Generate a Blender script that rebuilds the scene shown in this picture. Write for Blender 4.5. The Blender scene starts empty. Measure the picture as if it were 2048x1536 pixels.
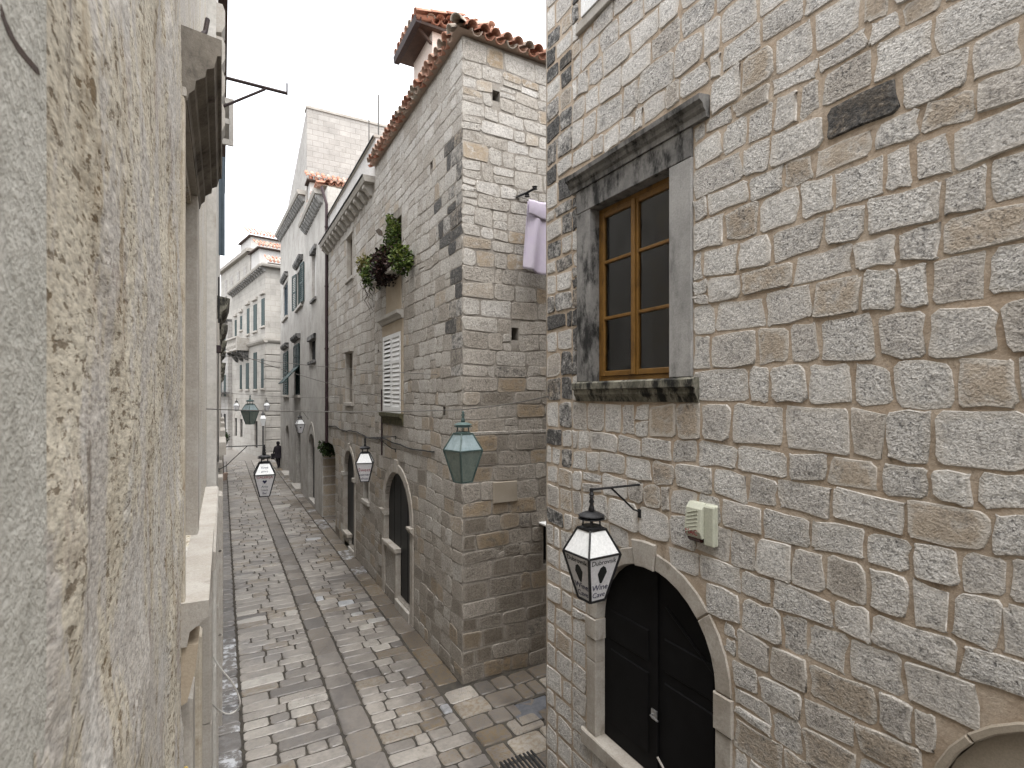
import bpy, bmesh, math, random
from math import sin, cos, pi, radians, sqrt, atan2
from mathutils import Vector, Matrix, noise

# ------------------------------------------------------------------ camera, sky, sun, exposure
H = 4.7                      # height of the eye above the paving
TH = radians(28.74)          # the view turns this far to the right of the street's direction (+Y)
FPX, HX, HY = 1056.0, 1024.0, 795.0
scene = bpy.context.scene
col = scene.collection
cam_d = bpy.data.cameras.new("camera")
cam = bpy.data.objects.new("camera", cam_d)
col.objects.link(cam)
cam.location = (0, 0, H)
cam.rotation_euler = (pi / 2, 0, -TH)
cam_d.sensor_width = 36.0
cam_d.lens = FPX * 36.0 / 2048.0
cam_d.shift_y = (HY - 768.0) / 2048.0
cam_d.clip_start = 0.03
cam_d.clip_end = 800.0
cam_d.dof.use_dof = True
cam_d.dof.focus_distance = 8.0
cam_d.dof.aperture_fstop = 11
scene.camera = cam

SUN_EL, SUN_AZ = radians(74), radians(170)
world = bpy.data.worlds.new("World")
scene.world = world
world.use_nodes = True
wn, wl = world.node_tree.nodes, world.node_tree.links
for n_ in list(wn):
    wn.remove(n_)
w_out = wn.new("ShaderNodeOutputWorld")
w_bg = wn.new("ShaderNodeBackground")
w_sky = wn.new("ShaderNodeTexSky")
w_sky.sky_type = 'NISHITA'
w_sky.sun_disc = False
w_sky.sun_elevation = SUN_EL
w_sky.sun_rotation = SUN_AZ
w_sky.dust_density = 4.0
w_hs = wn.new("ShaderNodeHueSaturation")
w_hs.inputs['Saturation'].default_value = 0.27
w_gm = wn.new("ShaderNodeGamma")
w_gm.inputs['Gamma'].default_value = 0.45       # an even overcast: flattens the clear sky's range
wl.new(w_sky.outputs[0], w_hs.inputs['Color'])
wl.new(w_hs.outputs[0], w_gm.inputs[0])
wl.new(w_gm.outputs[0], w_bg.inputs[0])
w_bg.inputs[1].default_value = 0.15
wl.new(w_bg.outputs[0], w_out.inputs[0])

sun_d = bpy.data.lights.new("sun", 'SUN')
sun_d.energy = 0.5
sun_d.angle = radians(60)
sun_d.color = (1.0, 0.98, 0.955)
sun = bpy.data.objects.new("sun", sun_d)
col.objects.link(sun)
_sd = Vector((sin(SUN_AZ) * cos(SUN_EL), cos(SUN_AZ) * cos(SUN_EL), sin(SUN_EL)))
sun.rotation_euler = _sd.to_track_quat('Z', 'Y').to_euler()
sun.location = (0, 0, 30)

vs = scene.view_settings
vs.view_transform = 'Standard'
vs.look = 'None'
vs.gamma = 1.0
vs.use_curve_mapping = False
vs.exposure = 3.4

# ------------------------------------------------------------------ measuring helpers
_ST, _CT = sin(TH), cos(TH)
def ray(px, py=795):
    u = (px - HX) / FPX
    return Vector((_ST + u * _CT, _CT - u * _ST, (HY - py) / FPX))
def onX(px, py, X):
    r = ray(px, py); t = X / r.x
    return Vector((X, r.y * t, H + r.z * t))
def onY(px, py, Y):
    r = ray(px, py); t = Y / r.y
    return Vector((r.x * t, Y, H + r.z * t))
def onZ(px, py, Z):
    r = ray(px, py); t = (Z - H) / r.z
    return Vector((r.x * t, r.y * t, Z))
def at(px, py, t):
    r = ray(px, py)
    return Vector((r.x * t, r.y * t, H + r.z * t))

XR = 3.44        # fronts of the houses on the right of the street
XL = -0.15       # front of the near house on the left
def YR(px):
    return onX(px, 795, XR).y
def ZR(px, py):
    return onX(px, py, XR).z

# ------------------------------------------------------------------ node helpers
ALB = 0.74       # the colours below were read off the picture; this brings them down to real stone's reflectance
class NT:
    def __init__(self, name):
        self.m = bpy.data.materials.new(name)
        self.m.use_nodes = True
        self.t = self.m.node_tree
        for n in list(self.t.nodes):
            self.t.nodes.remove(n)
        self.out = self.t.nodes.new("ShaderNodeOutputMaterial")
        self.b = self.t.nodes.new("ShaderNodeBsdfPrincipled")
        self.t.links.new(self.b.outputs[0], self.out.inputs[0])
        self.b.inputs['Specular IOR Level'].default_value = 0.3
        tc = self.t.nodes.new("ShaderNodeTexCoord")
        self.co = tc.outputs['Object']
    def n(self, typ, **kw):
        x = self.t.nodes.new(typ)
        for k, v in kw.items():
            setattr(x, k, v)
        return x
    def put(self, sock, v):
        if isinstance(v, bpy.types.NodeSocket):
            self.t.links.new(v, sock)
        elif isinstance(v, (tuple, list)) and len(v) == 3 and sock.type == 'RGBA':
            sock.default_value = (*v, 1)
        else:
            sock.default_value = v
    def mapping(self, scale=(1, 1, 1), rot=(0, 0, 0), loc=(0, 0, 0)):
        x = self.n("ShaderNodeMapping")
        self.put(x.inputs[0], self.co)
        x.inputs['Scale'].default_value = scale
        x.inputs['Rotation'].default_value = rot
        x.inputs['Location'].default_value = loc
        return x.outputs[0]
    def noise(self, scale, detail=4, rough=.55, co=None, dist=0.0):
        x = self.n("ShaderNodeTexNoise")
        self.put(x.inputs['Vector'], co or self.co)
        x.inputs['Scale'].default_value = scale
        x.inputs['Detail'].default_value = detail
        x.inputs['Roughness'].default_value = rough
        x.inputs['Distortion'].default_value = dist
        return x.outputs['Fac']
    def voro(self, scale, co=None, feature='F1'):
        x = self.n("ShaderNodeTexVoronoi", feature=feature)
        self.put(x.inputs['Vector'], co or self.co)
        x.inputs['Scale'].default_value = scale
        return x.outputs['Distance']
    def ramp(self, fac, stops, interp='LINEAR'):
        x = self.n("ShaderNodeValToRGB")
        x.color_ramp.interpolation = interp
        el = x.color_ramp.elements
        while len(el) < len(stops):
            el.new(0.5)
        for e, (p, c) in zip(el, stops):
            e.position = p
            e.color = (*c, 1) if isinstance(c, (tuple, list)) else (c, c, c, 1)
        self.put(x.inputs[0], fac)
        return x.outputs[0]
    def mix(self, fac, a, b, mode='MIX'):
        x = self.n("ShaderNodeMix", data_type='RGBA', blend_type=mode)
        self.put(x.inputs[0], fac)
        self.put(x.inputs[6], a)
        self.put(x.inputs[7], b)
        return x.outputs[2]
    def math(self, op, a, b=0.0, clamp=False):
        x = self.n("ShaderNodeMath", operation=op, use_clamp=clamp)
        self.put(x.inputs[0], a)
        self.put(x.inputs[1], b)
        return x.outputs[0]
    def step(self, fac, lo, hi):
        x = self.n("ShaderNodeMapRange")
        x.interpolation_type = 'SMOOTHSTEP'
        self.put(x.inputs[0], fac)
        x.inputs[1].default_value = lo
        x.inputs[2].default_value = hi
        return x.outputs[0]
    def attr(self, name):
        x = self.n("ShaderNodeAttribute", attribute_name=name)
        return x.outputs['Fac']
    def bump(self, height, strength=.5, dist=.01, prev=None):
        x = self.n("ShaderNodeBump")
        self.put(x.inputs['Height'], height)
        x.inputs['Strength'].default_value = strength
        x.inputs['Distance'].default_value = dist
        if prev is not None:
            self.put(x.inputs['Normal'], prev)
        return x.outputs[0]
    def done(self, color, rough=.85, normal=None, metal=None, spec=None):
        self.put(self.b.inputs['Base Color'], self.mix(1.0, color, (ALB, ALB, ALB), 'MULTIPLY'))
        self.put(self.b.inputs['Roughness'], rough)
        if normal is not None:
            self.put(self.b.inputs['Normal'], normal)
        if metal is not None:
            self.put(self.b.inputs['Metallic'], metal)
        if spec is not None:
            self.put(self.b.inputs['Specular IOR Level'], spec)
        return self.m

def m_stone(name, stops, warm, crust=(.03, .029, .028), pits=.5, bump=.7, fine=55.0, rough=.92, smudge=.4, dirt=(.24, .22, .20), rimc=(.66, .62, .565), rim_amt=.72):
    """picked limestone: 'tint' picks the stone's own grey or buff, 'warm' its ochre stain, 'crust' its black weathering crust"""
    k = NT(name)
    big = k.noise(2.1, 6, .62)
    mid = k.noise(9, 6, .66)
    fin = k.noise(fine, 5, .62)
    gr = k.noise(fine * 2.6, 3, .6)
    pk = k.voro(fine * 1.5, co=k.mapping((1, 1, 1.2)))
    c = k.ramp(k.attr('tint'), stops)
    c = k.mix(1.0, c, k.ramp(big, [(.25, .84), (.75, 1.10)]), 'MULTIPLY')
    c = k.mix(1.0, c, k.ramp(fin, [(.28, .50), (.45, .93), (.60, 1.08), (.74, 1.34)]), 'MULTIPLY')
    c = k.mix(1.0, c, k.ramp(gr, [(.28, .58), (.5, 1.0), (.72, 1.30)]), 'MULTIPLY')
    c = k.mix(k.math('MULTIPLY', k.attr('warm'), k.step(mid, .25, .55), True), c, warm)
    c = k.mix(k.math('MULTIPLY', k.step(k.noise(5.5, 8, .76), .53, .70), smudge), c, dirt)
    speck = k.step(k.noise(fine * 1.25, 4, .66), .585, .66)
    own = k.math('FRACT', k.math('MULTIPLY', k.attr('tint'), 17.3))
    speck = k.math('MULTIPLY', speck, k.ramp(own, [(.0, .35), (1, 1.0)]))
    c = k.mix(k.math('MULTIPLY', speck, pits), c, (.11, .105, .10))
    sm = k.step(k.math('ADD', k.attr('pale'), k.math('MULTIPLY', k.math('SUBTRACT', k.noise(24, 5, .7), .5), .55)), .74, .95)
    c = k.mix(k.math('MULTIPLY', sm, rim_amt), c, rimc)
    lich = k.math('ADD', k.attr('crust'), k.math('MULTIPLY', k.math('SUBTRACT', k.noise(13, 8, .78), .5), 1.7))
    lich = k.math('MULTIPLY', k.step(lich, .42, .90), k.step(k.attr('crust'), .02, .25))
    lich = k.math('MULTIPLY', lich, k.ramp(fin, [(.35, 1.0), (.70, .74)]))
    c = k.mix(lich, c, crust)
    h = k.math('ADD', k.math('MULTIPLY', mid, .9), k.math('ADD', k.math('MULTIPLY', fin, .8), k.math('ADD', k.math('MULTIPLY', speck, -.45), k.math('MULTIPLY', pk, .25))))
    h = k.math('ADD', h, k.math('MULTIPLY', gr, .5))
    h = k.math('MULTIPLY', h, k.ramp(own, [(.0, .30), (.5, .7), (1, 1.0)]))
    return k.done(c, rough, k.bump(h, bump, .019))

def m_plain(name, c1, c2, scale=4.0, rough=.8, bump=.25, fine=60.0, dirt=None, dirt_amt=.5, dirt_lo=.5, spec=None):
    k = NT(name)
    c = k.mix(k.step(k.noise(scale, 6, .62), .3, .7), c1, c2)
    fin = k.noise(fine, 5, .65)
    c = k.mix(1.0, c, k.ramp(fin, [(.25, .8), (.75, 1.12)]), 'MULTIPLY')
    if dirt is not None:
        d = k.step(k.noise(scale * 1.7, 7, .7, co=k.mapping((1, 1, .45))), dirt_lo, dirt_lo + .2)
        c = k.mix(k.math('MULTIPLY', d, dirt_amt), c, dirt)
    return k.done(c, rough, k.bump(fin, bump, .006), spec=spec)

M = {}
M['stone_r'] = m_stone("picked limestone, right house", [(0, (.47, .42, .36)), (.3, (.60, .57, .535)), (.65, (.72, .70, .67)), (1, (.80, .78, .745))],
                       (.47, .375, .27), crust=(.042, .042, .043), pits=.75, bump=1.0, fine=36, smudge=.62, dirt=(.19, .18, .17))
M['mortar_r'] = m_plain("lime mortar, pinkish buff", (.50, .395, .295), (.66, .56, .455), 4, .95, 1.0, 45, (.22, .175, .13), .75, .52)
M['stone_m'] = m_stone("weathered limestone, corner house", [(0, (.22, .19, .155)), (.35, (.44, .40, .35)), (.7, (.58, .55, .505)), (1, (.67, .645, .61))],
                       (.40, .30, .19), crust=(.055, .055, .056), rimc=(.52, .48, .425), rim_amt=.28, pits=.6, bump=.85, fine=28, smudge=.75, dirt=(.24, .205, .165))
M['mortar_m'] = m_plain("old mortar, corner house", (.27, .24, .205), (.44, .405, .36), 2.5, .95, .8, 40, (.12, .10, .08), .75, .50)
M['dressed'] = m_plain("dressed limestone", (.45, .415, .365), (.56, .53, .485), 5, .85, .35, 70, (.17, .15, .12), .5, .58)
M['dressed_dark'] = m_plain("sooty dressed stone", (.17, .165, .16), (.34, .33, .315), 3.0, .9, .4, 60, (.018, .018, .017), .97, .43)
M['dressed_grey'] = m_plain("weathered grey dressed stone", (.30, .295, .285), (.46, .45, .435), 2.0, .9, .4, 60, (.10, .098, .095), .7, .53)
M['dressed_r'] = m_plain("rough dressed stone of the door", (.42, .375, .32), (.56, .52, .465), 4, .9, .6, 45, (.20, .17, .13), .7, .53)
M['cornice_l'] = m_plain("grimy moulded stone", (.13, .115, .095), (.30, .27, .23), 4, .9, .5, 60, (.05, .045, .04), .85, .50)
M['pitted'] = m_plain("buff pitted stone", (.54, .475, .375), (.66, .605, .51), 7, .9, .6, 70, (.24, .17, .10), .6, .53)
M['brown_stone'] = m_plain("brownish stone reveal", (.34, .285, .22), (.47, .415, .335), 5, .9, .5, 60, (.18, .135, .09), .6, .54)
M['left_pale'] = m_plain("pale streaked render", (.58, .555, .51), (.70, .68, .64), 2.2, .92, .6, 25, (.34, .30, .25), .6, .53)
M['sill_stone'] = m_plain("streaked sill stone", (.13, .125, .095), (.34, .32, .26), 6, .9, .4, 60, (.012, .012, .011), .98, .41)
M['buff_plaster'] = m_plain("buff plaster", (.47, .385, .285), (.53, .45, .345), 3, .9, .2, 90, (.3, .25, .19), .4, .6)
M['tan_plaster'] = m_plain("tan plaster", (.40, .345, .27), (.47, .41, .335), 2.5, .9, .25, 120)
M['grey_plaster'] = m_plain("grey weathered plaster", (.43, .405, .37), (.58, .555, .515), 1.3, .92, .7, 14, (.25, .23, .205), .65, .53)
M['pale_plaster'] = m_plain("pale plaster", (.62, .60, .57), (.72, .70, .68), 1.2, .9, .3, 20, (.35, .32, .29), .35, .58)
M['pink_plaster'] = m_plain("pale pink plaster", (.72, .60, .53), (.78, .68, .61), 2, .9, .15, 40)
M['black_door'] = m_plain("black painted wood", (.006, .006, .0065), (.009, .009, .010), 6, .62, .2, 80, spec=.12)
M['dark'] = m_plain("dark unlit room", (.012, .011, .011), (.02, .018, .017), 2, .95, 0.1)
M['iron'] = m_plain("black wrought iron", (.012, .012, .014), (.022, .022, .024), 20, .5, .3, 120, spec=.4)
M['rust_iron'] = m_plain("dark rusty iron", (.035, .025, .03), (.06, .04, .035), 20, .75, .4, 120)
M['green_iron'] = m_plain("verdigris iron", (.06, .10, .095), (.11, .16, .15), 15, .6, .3, 100)
M['opal'] = m_plain("opal glass", (.98, 1.0, 1.0), (.99, 1.0, 1.0), 5, .22, 0.02, 40, spec=.5)
M['opal_side'] = m_plain("opal glass, printed side", (.84, .83, .85), (.88, .87, .89), 5, .3, 0.02, 40, spec=.5)
M['green_glass'] = m_plain("frosted green glass", (.20, .25, .225), (.26, .315, .28), 8, .18, 0.05, 30, spec=.6)
M['green_roof_glass'] = m_plain("grey green roof glass", (.28, .36, .38), (.36, .44, .46), 8, .15, 0.05, 30, spec=.6)
M['ink_blue'] = m_plain("navy print", (.025, .03, .085), (.03, .035, .10), 5, .6, 0)
M['ink_red'] = m_plain("red print", (.33, .03, .05), (.36, .035, .055), 5, .6, 0)
M['ink_black'] = m_plain("black print", (.015, .018, .018), (.02, .022, .022), 5, .6, 0)
M['ink_teal'] = m_plain("teal print", (.06, .12, .15), (.07, .13, .17), 5, .6, 0)
M['ochre_wood'] = m_plain("ochre painted wood", (.19, .095, .020), (.26, .135, .032), 6, .45, .25, 60, (.08, .04, .014), .7, .50)
M['brown_wood'] = m_plain("dark brown wood", (.045, .025, .018), (.075, .04, .026), 8, .7, .3, 60)
M['white_paint'] = m_plain("white painted wood", (.88, .88, .87), (.95, .95, .93), 5, .55, .15, 60, (.5, .48, .45), .2, .62)
M['green_paint'] = m_plain("dark green painted wood", (.010, .035, .034), (.018, .05, .048), 5, .6, .15, 60)
M['blue_paint'] = m_plain("grey blue painted wood", (.07, .10, .125), (.10, .135, .165), 5, .6, .15, 60)
M['tile'] = None
M['pipe'] = m_plain("dark brown pipe", (.035, .018, .022), (.055, .03, .033), 5, .55, .1, 60)
M['alarm'] = m_plain("cream plastic", (.56, .57, .46), (.60, .61, .50), 8, .4, .03, 60, spec=.5)
M['alarm_dark'] = m_plain("dark red lens", (.05, .012, .01), (.08, .02, .015), 8, .3, .03, 60, spec=.5)
M['cloth'] = m_plain("lavender cloth", (.62, .55, .68), (.65, .595, .69), 6, .9, .3, 300)
M['cable'] = m_plain("black cable", (.02, .02, .02), (.03, .03, .03), 5, .7, 0)
M['grey_cable'] = m_plain("weathered grey cable", (.10, .095, .085), (.14, .13, .12), 5, .7, 0)
M['white_cable'] = m_plain("white cable", (.62, .60, .57), (.68, .66, .62), 5, .6, 0)
M['yellow'] = m_plain("faded yellow paint", (.50, .36, .10), (.56, .44, .18), 6, .7, .2, 60)
M['coat'] = m_plain("dark cloth", (.012, .010, .014), (.022, .016, .022), 8, .9, .2, 200)
M['skin'] = m_plain("skin", (.42, .26, .19), (.45, .29, .21), 20, .6, .05)
M['moss'] = m_plain("moss", (.06, .058, .03), (.13, .115, .065), 9, .95, .9, 60)
M['earth'] = m_plain("dark joint earth", (.045, .04, .035), (.085, .075, .06), 6, .9, .5, 60)
M['slate_cover'] = m_plain("worn iron access cover", (.10, .105, .12), (.16, .165, .18), 10, .55, .5, 90)

def m_tile():
    k = NT("terracotta")
    oi = k.n("ShaderNodeObjectInfo").outputs['Random']
    c = k.ramp(k.math('FRACT', k.math('ADD', oi, k.attr('tint'))), [(0, (.40, .17, .11)), (.4, (.52, .26, .18)), (.75, (.62, .40, .31)), (1, (.44, .39, .33))])
    nz = k.noise(18, 6, .65)
    c = k.mix(k.math('MULTIPLY', k.step(nz, .5, .72), .6), c, (.33, .30, .22))
    return k.done(c, .9, k.bump(k.noise(70, 4), .3, .005))
M['tile'] = m_tile()

def m_glass():
    k = NT("window glass")
    tr = k.n("ShaderNodeBsdfTransparent"); tr.inputs[0].default_value = (.82, .84, .83, 1)
    gl = k.n("ShaderNodeBsdfGlossy"); gl.inputs['Roughness'].default_value = .06
    gl.inputs['Color'].default_value = (.8, .8, .8, 1)
    nrm = k.bump(k.noise(2.5, 3), .06, .05)
    k.put(gl.inputs['Normal'], nrm)
    fr = k.n("ShaderNodeFresnel"); fr.inputs[0].default_value = 1.5
    mx = k.n("ShaderNodeMixShader")
    k.put(mx.inputs[0], k.math('ADD', fr.outputs[0], .03))
    k.put(mx.inputs[1], tr.outputs[0]); k.put(mx.inputs[2], gl.outputs[0])
    k.put(k.out.inputs[0], mx.outputs[0])
    return k.m
M['glass'] = m_glass()
M['curtain'] = m_plain("grey net curtain", (.70, .72, .72), (.85, .87, .86), 5, .9, .1, 60)

def m_pave():
    k = NT("worn limestone paving")
    c = k.ramp(k.attr('tint'), [(0, (.12, .112, .108)), (.25, (.22, .20, .182)), (.6, (.36, .33, .295)), (.85, (.48, .45, .405)), (1, (.46, .475, .50))])
    big = k.noise(2.2, 5, .6)
    mid = k.noise(17, 6, .65)
    c = k.mix(1.0, c, k.ramp(mid, [(.25, .72), (.75, 1.18)]), 'MULTIPLY')
    c = k.mix(1.0, c, k.ramp(big, [(.3, .80), (.7, 1.12)]), 'MULTIPLY')
    c = k.mix(k.math('MULTIPLY', k.step(k.noise(4.5, 8, .75), .52, .66), .5), c, (.17, .15, .125))
    c = k.mix(k.math('MULTIPLY', k.attr('warm'), k.step(mid, .35, .65)), c, (.19, .135, .07))
    pit = k.math('MULTIPLY', k.step(k.noise(48, 5, .7), .57, .66), k.attr('crust'))
    c = k.mix(pit, c, (.035, .032, .03))
    pale = k.math('MULTIPLY', k.attr('pale'), k.step(k.noise(6, 7, .75), .47, .60))
    c = k.mix(pale, c, (.60, .62, .65))
    wet = k.math('MULTIPLY', k.step(k.noise(.75, 4, .6, co=k.mapping((1.6, .7, 1))), .50, .62), .6)
    c = k.mix(wet, c, k.mix(1.0, c, (.60, .60, .63), 'MULTIPLY'))
    rg = k.ramp(mid, [(.3, .30), (.7, .52)])
    rg = k.mix(wet, rg, (.24, .24, .24))
    h = k.math('ADD', k.math('MULTIPLY', mid, .8), k.math('MULTIPLY', pit, -1.0))
    return k.done(c, rg, k.bump(h, .35, .008), spec=.45)
M['pave'] = m_pave()

def m_leaf(name, stops, rough=.6):
    k = NT(name)
    c = k.ramp(k.attr('tint'), stops)
    return k.done(c, rough)
M['leaf_green'] = m_leaf("bright leaves", [(0, (.025, .045, .01)), (.5, (.075, .125, .018)), (1, (.17, .20, .04))])
M['leaf_red'] = m_leaf("wine red leaves", [(0, (.010, .007, .006)), (.5, (.035, .014, .012)), (.75, (.07, .03, .022)), (.8, (.035, .05, .012)), (1, (.07, .10, .025))])
M['leaf_dark'] = m_leaf("dark leaves", [(0, (.015, .03, .01)), (1, (.05, .09, .02))])
M['leaf_dry'] = m_leaf("yellowing leaves", [(0, (.07, .06, .03)), (.5, (.14, .13, .03)), (1, (.24, .22, .06))])
M['twig'] = m_plain("brown twig", (.07, .05, .035), (.12, .09, .065), 20, .9, .2, 80)

def m_old_wall():
    """old wall front: lime plaster worn off in places down to ochre grit"""
    k = NT("worn lime plaster")
    st = k.mapping((1, 1.15, .42))
    a = k.noise(4.0, 8, .68, co=st, dist=.3)
    b = k.noise(3.0, 7, .68, co=k.mapping((1, 1, .5), loc=(4, 3, 1)), dist=.4)
    grain = k.mapping((1, .36, .9))
    gz = k.step(a, .47, .535)
    c = k.mix(gz, (.62, .59, .55), (.675, .625, .52))
    c = k.mix(k.math('MULTIPLY', k.step(b, .55, .62), .8), c, (.70, .685, .655))
    br = k.step(k.noise(3.6, 8, .72, co=k.mapping((1, .8, .5), rot=(.5, 0, 0), loc=(1, 7, 2))), .56, .66)
    c = k.mix(k.math('MULTIPLY', br, .65), c, (.40, .325, .275))
    g1 = k.noise(88, 3, .6, co=grain)
    g2 = k.noise(150, 3, .6, co=grain)
    c = k.mix(1.0, c, k.ramp(g2, [(.30, .58), (.5, 1.0), (.70, 1.30)]), 'MULTIPLY')
    c = k.mix(k.math('MULTIPLY', k.step(g1, .53, .62), k.ramp(a, [(.44, .10), (.54, .55)])), c, (.80, .745, .62))
    dz = k.step(k.noise(4.6, 7, .7, co=k.mapping((1, 1.4, .4), loc=(9, 2, 5))), .50, .68)
    pm = k.math('ADD', k.math('ADD', .22, k.math('MULTIPLY', gz, .58)), k.math('MULTIPLY', dz, .6), True)
    pit = k.math('MULTIPLY', k.step(k.noise(80, 4, .66, co=k.mapping((1, .34, .8), loc=(3, 3, 3))), .545, .62), pm)
    c = k.mix(pit, c, (.17, .125, .075))
    c = k.mix(k.math('MULTIPLY', k.math('MULTIPLY', dz, gz), .6), c, (.30, .215, .115))
    gv = k.step(k.noise(5.5, 8, .72, co=k.mapping((1, 2.2, .28), loc=(2, 8, 1))), .60, .68)
    c = k.mix(k.math('MULTIPLY', gv, .7), c, (.16, .125, .09))
    h = k.math('ADD', k.math('ADD', g1, k.math('MULTIPLY', g2, .5)), k.math('MULTIPLY', pit, -1.0))
    return k.done(c, .95, k.bump(h, .30, .005))
M['old_wall'] = m_old_wall()
M['render_band'] = m_plain("smooth cement render", (.58, .575, .525), (.70, .695, .645), 16, .95, .8, 80, (.36, .345, .31), .6, .52)

def m_far_stone(name, c1, c2, joint, bw, bh, flip=False):
    """coursed masonry too far away to tell the blocks apart"""
    k = NT(name)
    cx = k.n("ShaderNodeSeparateXYZ"); k.put(cx.inputs[0], k.co)
    cb = k.n("ShaderNodeCombineXYZ")
    k.put(cb.inputs[0], k.math('ADD', cx.outputs[0], cx.outputs[1])); k.put(cb.inputs[1], cx.outputs[2])
    br = k.n("ShaderNodeTexBrick")
    k.put(br.inputs['Vector'], cb.outputs[0])
    k.put(br.inputs['Color1'], c1); k.put(br.inputs['Color2'], c2); k.put(br.inputs['Mortar'], joint)
    br.inputs['Scale'].default_value = 1.0
    br.inputs['Brick Width'].default_value = bw
    br.inputs['Row Height'].default_value = bh
    br.inputs['Mortar Size'].default_value = .018
    br.inputs['Mortar Smooth'].default_value = .6
    c = k.mix(1.0, br.outputs['Color'], k.ramp(k.noise(1.3, 6, .65), [(.25, .78), (.75, 1.15)]), 'MULTIPLY')
    c = k.mix(k.math('MULTIPLY', k.step(k.noise(2.3, 7, .7, co=k.mapping((1, 1, .4))), .56, .7), .4), c, (.22, .20, .17))
    return k.done(c, .9, k.bump(k.math('ADD', k.noise(14, 5), k.math('MULTIPLY', br.outputs['Fac'], -.8)), .5, .02))
M['tower_stone'] = m_far_stone("pale coursed stone", (.44, .415, .385), (.51, .485, .455), (.40, .375, .345), .5, .26)
M['white_stone'] = m_far_stone("white dressed stone", (.47, .445, .405), (.53, .50, .455), (.40, .375, .335), .9, .42)
M['left_stone'] = m_far_stone("pale old stone", (.52, .48, .42), (.60, .56, .50), (.42, .37, .31), .45, .26)
M['far_stone'] = m_far_stone("far grey stone", (.42, .40, .38), (.50, .48, .45), (.32, .30, .28), .5, .3)

# ------------------------------------------------------------------ mesh helpers
class Fr:
    """a wall plane: s runs along it, z up it, d out of it"""
    def __init__(self, o, S, N, U=(0, 0, 1)):
        self.o, self.S, self.N, self.U = Vector(o), Vector(S), Vector(N), Vector(U)
        self.flip = self.S.cross(self.U).dot(self.N) < 0
    def __call__(self, s, z, d=0.0):
        return self.o + self.S * s + self.U * z + self.N * d
def FRX(X):                       # a front facing the street from its right side; s = Y
    return Fr((X, 0, 0), (0, 1, 0), (-1, 0, 0))
def FLX(X):                       # a front facing the street from its left side; s = Y
    return Fr((X, 0, 0), (0, 1, 0), (1, 0, 0))
def FY(Y):                        # a face looking back at the camera; s = X
    return Fr((0, Y, 0), (1, 0, 0), (0, -1, 0))
FZ = Fr((0, 0, 0), (1, 0, 0), (0, 0, 1), (0, 1, 0))   # the ground; s = X, "z" = Y

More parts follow.
